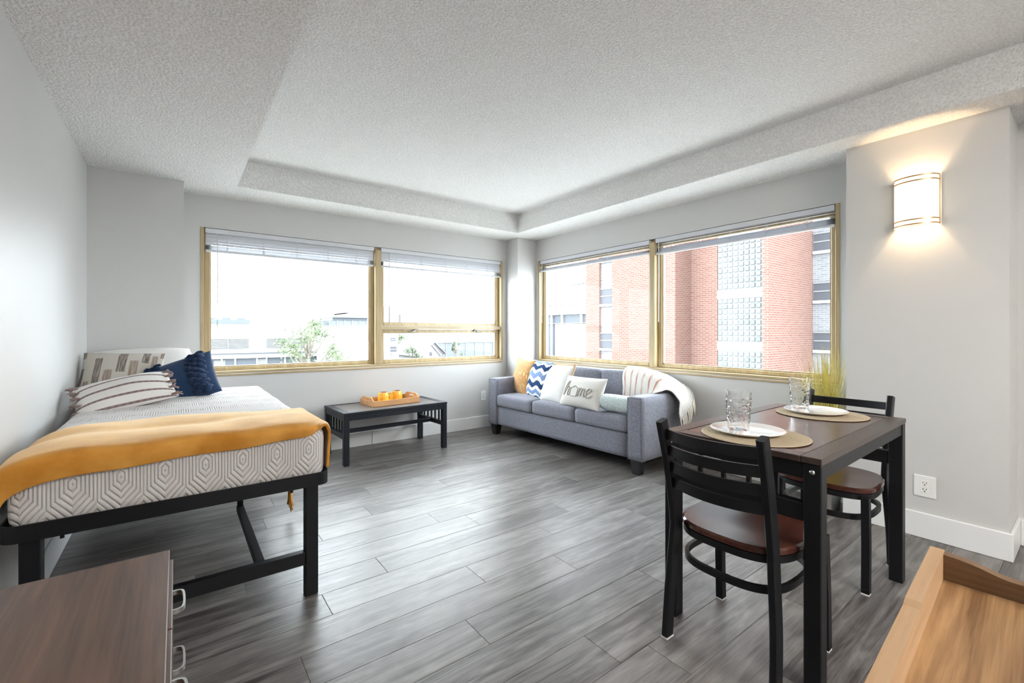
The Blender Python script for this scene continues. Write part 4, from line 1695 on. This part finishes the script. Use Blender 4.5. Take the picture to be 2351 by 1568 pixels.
pb = thing('lilac_building', 'plain lilac-grey block on the skyline, right of the stepped tower', 'building')
box('main_wall', M['lilac'], 46.45, 51.3, 110, 122, GZ, 5.6, pb)
box('side_bay', M['terracotta'], 44.8, 46.45, 110.5, 122, GZ, 5.5, pb)
box('parapet_cap', M['white_panel'], 46.35, 51.4, 109.9, 110.4, 5.6, 5.75, pb)
sm = thing('corner_building', 'small white and red street building with two dark windows', 'building')
box('upper_wall', M['white_render'], 13.2, 18.75, 45, 56, -1.0, .95, sm)
box('lower_wall', M['lilac'], 13.2, 18.0, 45, 56, GZ, -1.0, sm)
box('side_pier', M['white_render'], 18.0, 18.75, 44.95, 56, GZ, -1.0, sm)
windows_on(sm, 45.0, [(17.85, 18.45, .15, .48), (17.85, 18.55, -1.0, -.42)], .1, 'y', sill=.08)

def gable_house(label, x0, x1, y0, y1, ze, zp, mat, roof):
    h = thing('gabled_house', label, 'house')
    xm = (x0 + x1) / 2
    bm = bmesh.new()
    add_prism(bm, [(x0 + .1, GZ), (x1 - .1, GZ), (x1 - .1, ze), (xm, zp - .1), (x0 + .1, ze)], y0, y1, 'y')
    obj('walls', bm, M[mat], h)
    for s in (-1, 1):
        xe = x0 if s < 0 else x1
        bm = bmesh.new()
        d = Vector((xm - xe, 0, zp - ze)).normalized()
        add_prism(bm, [(xe - d.x * .25, ze - d.z * .25), (xm, zp), (xm, zp + .14), (xe - d.x * .25, ze - d.z * .25 + .14)], y0 - .3, y1, 'y')
        obj('roof_slope', bm, M[roof], h)
    box('attic_window', M['window_dark'], xm - .18, xm + .18, y0 - .03, y0 + .1, ze - .1, ze + .35, h)
    box('window', M['window_dark'], xm - .6, xm + .6, y0 - .03, y0 + .1, ze - 1.9, ze - .9, h)
gable_house('cream house with a steep front gable below the small sash', 23.8, 26.2, 50, 58, -1.75, -.45, 'white_render', 'concrete')
gable_house('grey-roofed house behind the cream gabled one', 27.4, 30.6, 57, 68, -1.9, -.4, 'lilac', 'roof_pale')
lb = thing('flat_roofed_hall', 'long pale blue-grey hall with a white roof edge', 'building')
box('walls', M['blue_grey'], 40, 62, 80, 95, GZ, -1.1, lb)
box('roof_edge', M['white_panel'], 39.8, 62.2, 79.8, 95, -1.1, -.75, lb)
for k in range(9):
    box('bay_strip', M['mullion_far'], 41 + k * 2.3, 41.2 + k * 2.3, 79.9, 80.1, GZ, -1.1, lb)
bk = thing('brick_terrace', 'low lilac-brown terrace behind the street trees', 'building')
box('walls', M['lilac'], 30, 38.5, 92, 100, GZ, .9, bk)
box('gable_end', M['terracotta'], 27.5, 30, 93, 99, GZ, .2, bk)

for lab, x, y0, z1 in (('thin street-light pole above the transom, the one nearer the mullion', 50.5, 106, 4.0), ('thin street-light pole above the transom, the one nearer the corner', 58.5, 106, 4.1)):
    p = thing('light_pole', lab, 'street light', (x, y0, 0), 0, 'street lights on the skyline')
    bm = bmesh.new()
    add_tube(bm, [(0, 0, GZ), (0, 0, z1)], .09, 6)
    obj('pole', bm, M['blue_grey'], p)
    bm = bmesh.new()
    add_tube(bm, [(0, 0, z1 - .05), (1.0, 0, z1 + .05)], .06, 6)
    add_box(bm, .8, 1.6, -.15, .15, z1, z1 + .12)
    obj('lamp_head', bm, M['blue_grey'], p)


def tree(label, base, H, crown_r, crown_z, n_leaf, leaf_s, mat, seed, flat=.8, clumps=14, z_lo=-.5):
    rr = random.Random(seed)
    t = thing('street_tree', label, 'tree', base)
    bm = bmesh.new()
    add_tube(bm, [(0, 0, 0, 1.0), (.08, .05, crown_z * .6, .8), (.0, 0, crown_z, .5), (.05, 0, H * .97, .15)], .03 * H * .55, 7)
    cl = []
    for i in range(clumps):
        a = rr.uniform(0, 2 * PI)
        q = rr.uniform(.2, 1.0) ** .6
        z = crown_z + rr.uniform(z_lo, 1.0) * (H - crown_z)
        k = math.sqrt(max(.05, 1 - ((z - crown_z) / (H - crown_z + .01)) ** 2)) if z > crown_z else 1.0
        c = Vector((math.cos(a) * crown_r * q * k, math.sin(a) * crown_r * q * k, z))
        cl.append((c, rr.uniform(.22, .42) * crown_r))
        s = Vector((0, 0, max(.2, z - rr.uniform(.8, 1.6))))
        m_ = (s + c) / 2 + Vector((0, 0, -.12))
        add_tube(bm, [(*s, 1.0), (*m_, .7), (*c, .25)], .012 * H * .5, 5)
    obj('branches', bm, M['bark'], t, True)
    verts, faces = [], []
    for i in range(n_leaf):
        c, r_ = cl[i % len(cl)]
        d = Vector((rr.gauss(0, 1), rr.gauss(0, 1), rr.gauss(0, .8)))
        p = c + d.normalized() * r_ * rr.uniform(.1, 1.15)
        u = Vector((rr.gauss(0, 1), rr.gauss(0, 1), rr.gauss(0, 1))).normalized()
        w = u.orthogonal().normalized()
        s = leaf_s * rr.uniform(.6, 1.3)
        b = len(verts)
        verts += [p - u * s, p + w * s * .5, p + u * s, p - w * s * .5]
        faces.append((b, b + 1, b + 2, b + 3))
    me = bpy.data.meshes.new('foliage')
    me.from_pydata([tuple(v_) for v_ in verts], [], faces)
    me.materials.append(M[mat].m)
    o = bpy.data.objects.new('foliage', me)
    col.objects.link(o)
    o.parent = t
    o['kind'] = 'stuff'
tree('loose green tree in front of the white building', (5.45, 25, GZ), 12.6, 1.75, 11.1, 2600, .075, 'leaf', 3, clumps=26, z_lo=-1.3)
tree('small pale tree behind the sash, left of the cream gable', (21.2, 47, GZ), 10.4, 1.5, 9.0, 1200, .14, 'leaf_pale', 5)
tree('round dark tree rising between the two gabled houses', (28.4, 70, GZ), 12.0, 3.2, 10.0, 1500, .2, 'leaf', 8)
tree('upright pale tree in front of the flat-roofed hall', (31.6, 55, GZ), 11.2, .9, 9.4, 1000, .12, 'leaf_pale', 12, z_lo=-1.2)
tree('far green tree on the skyline over the white roof', (22.5, 100, GZ), 14.4, 2.6, 12.8, 900, .2, 'leaf', 15)
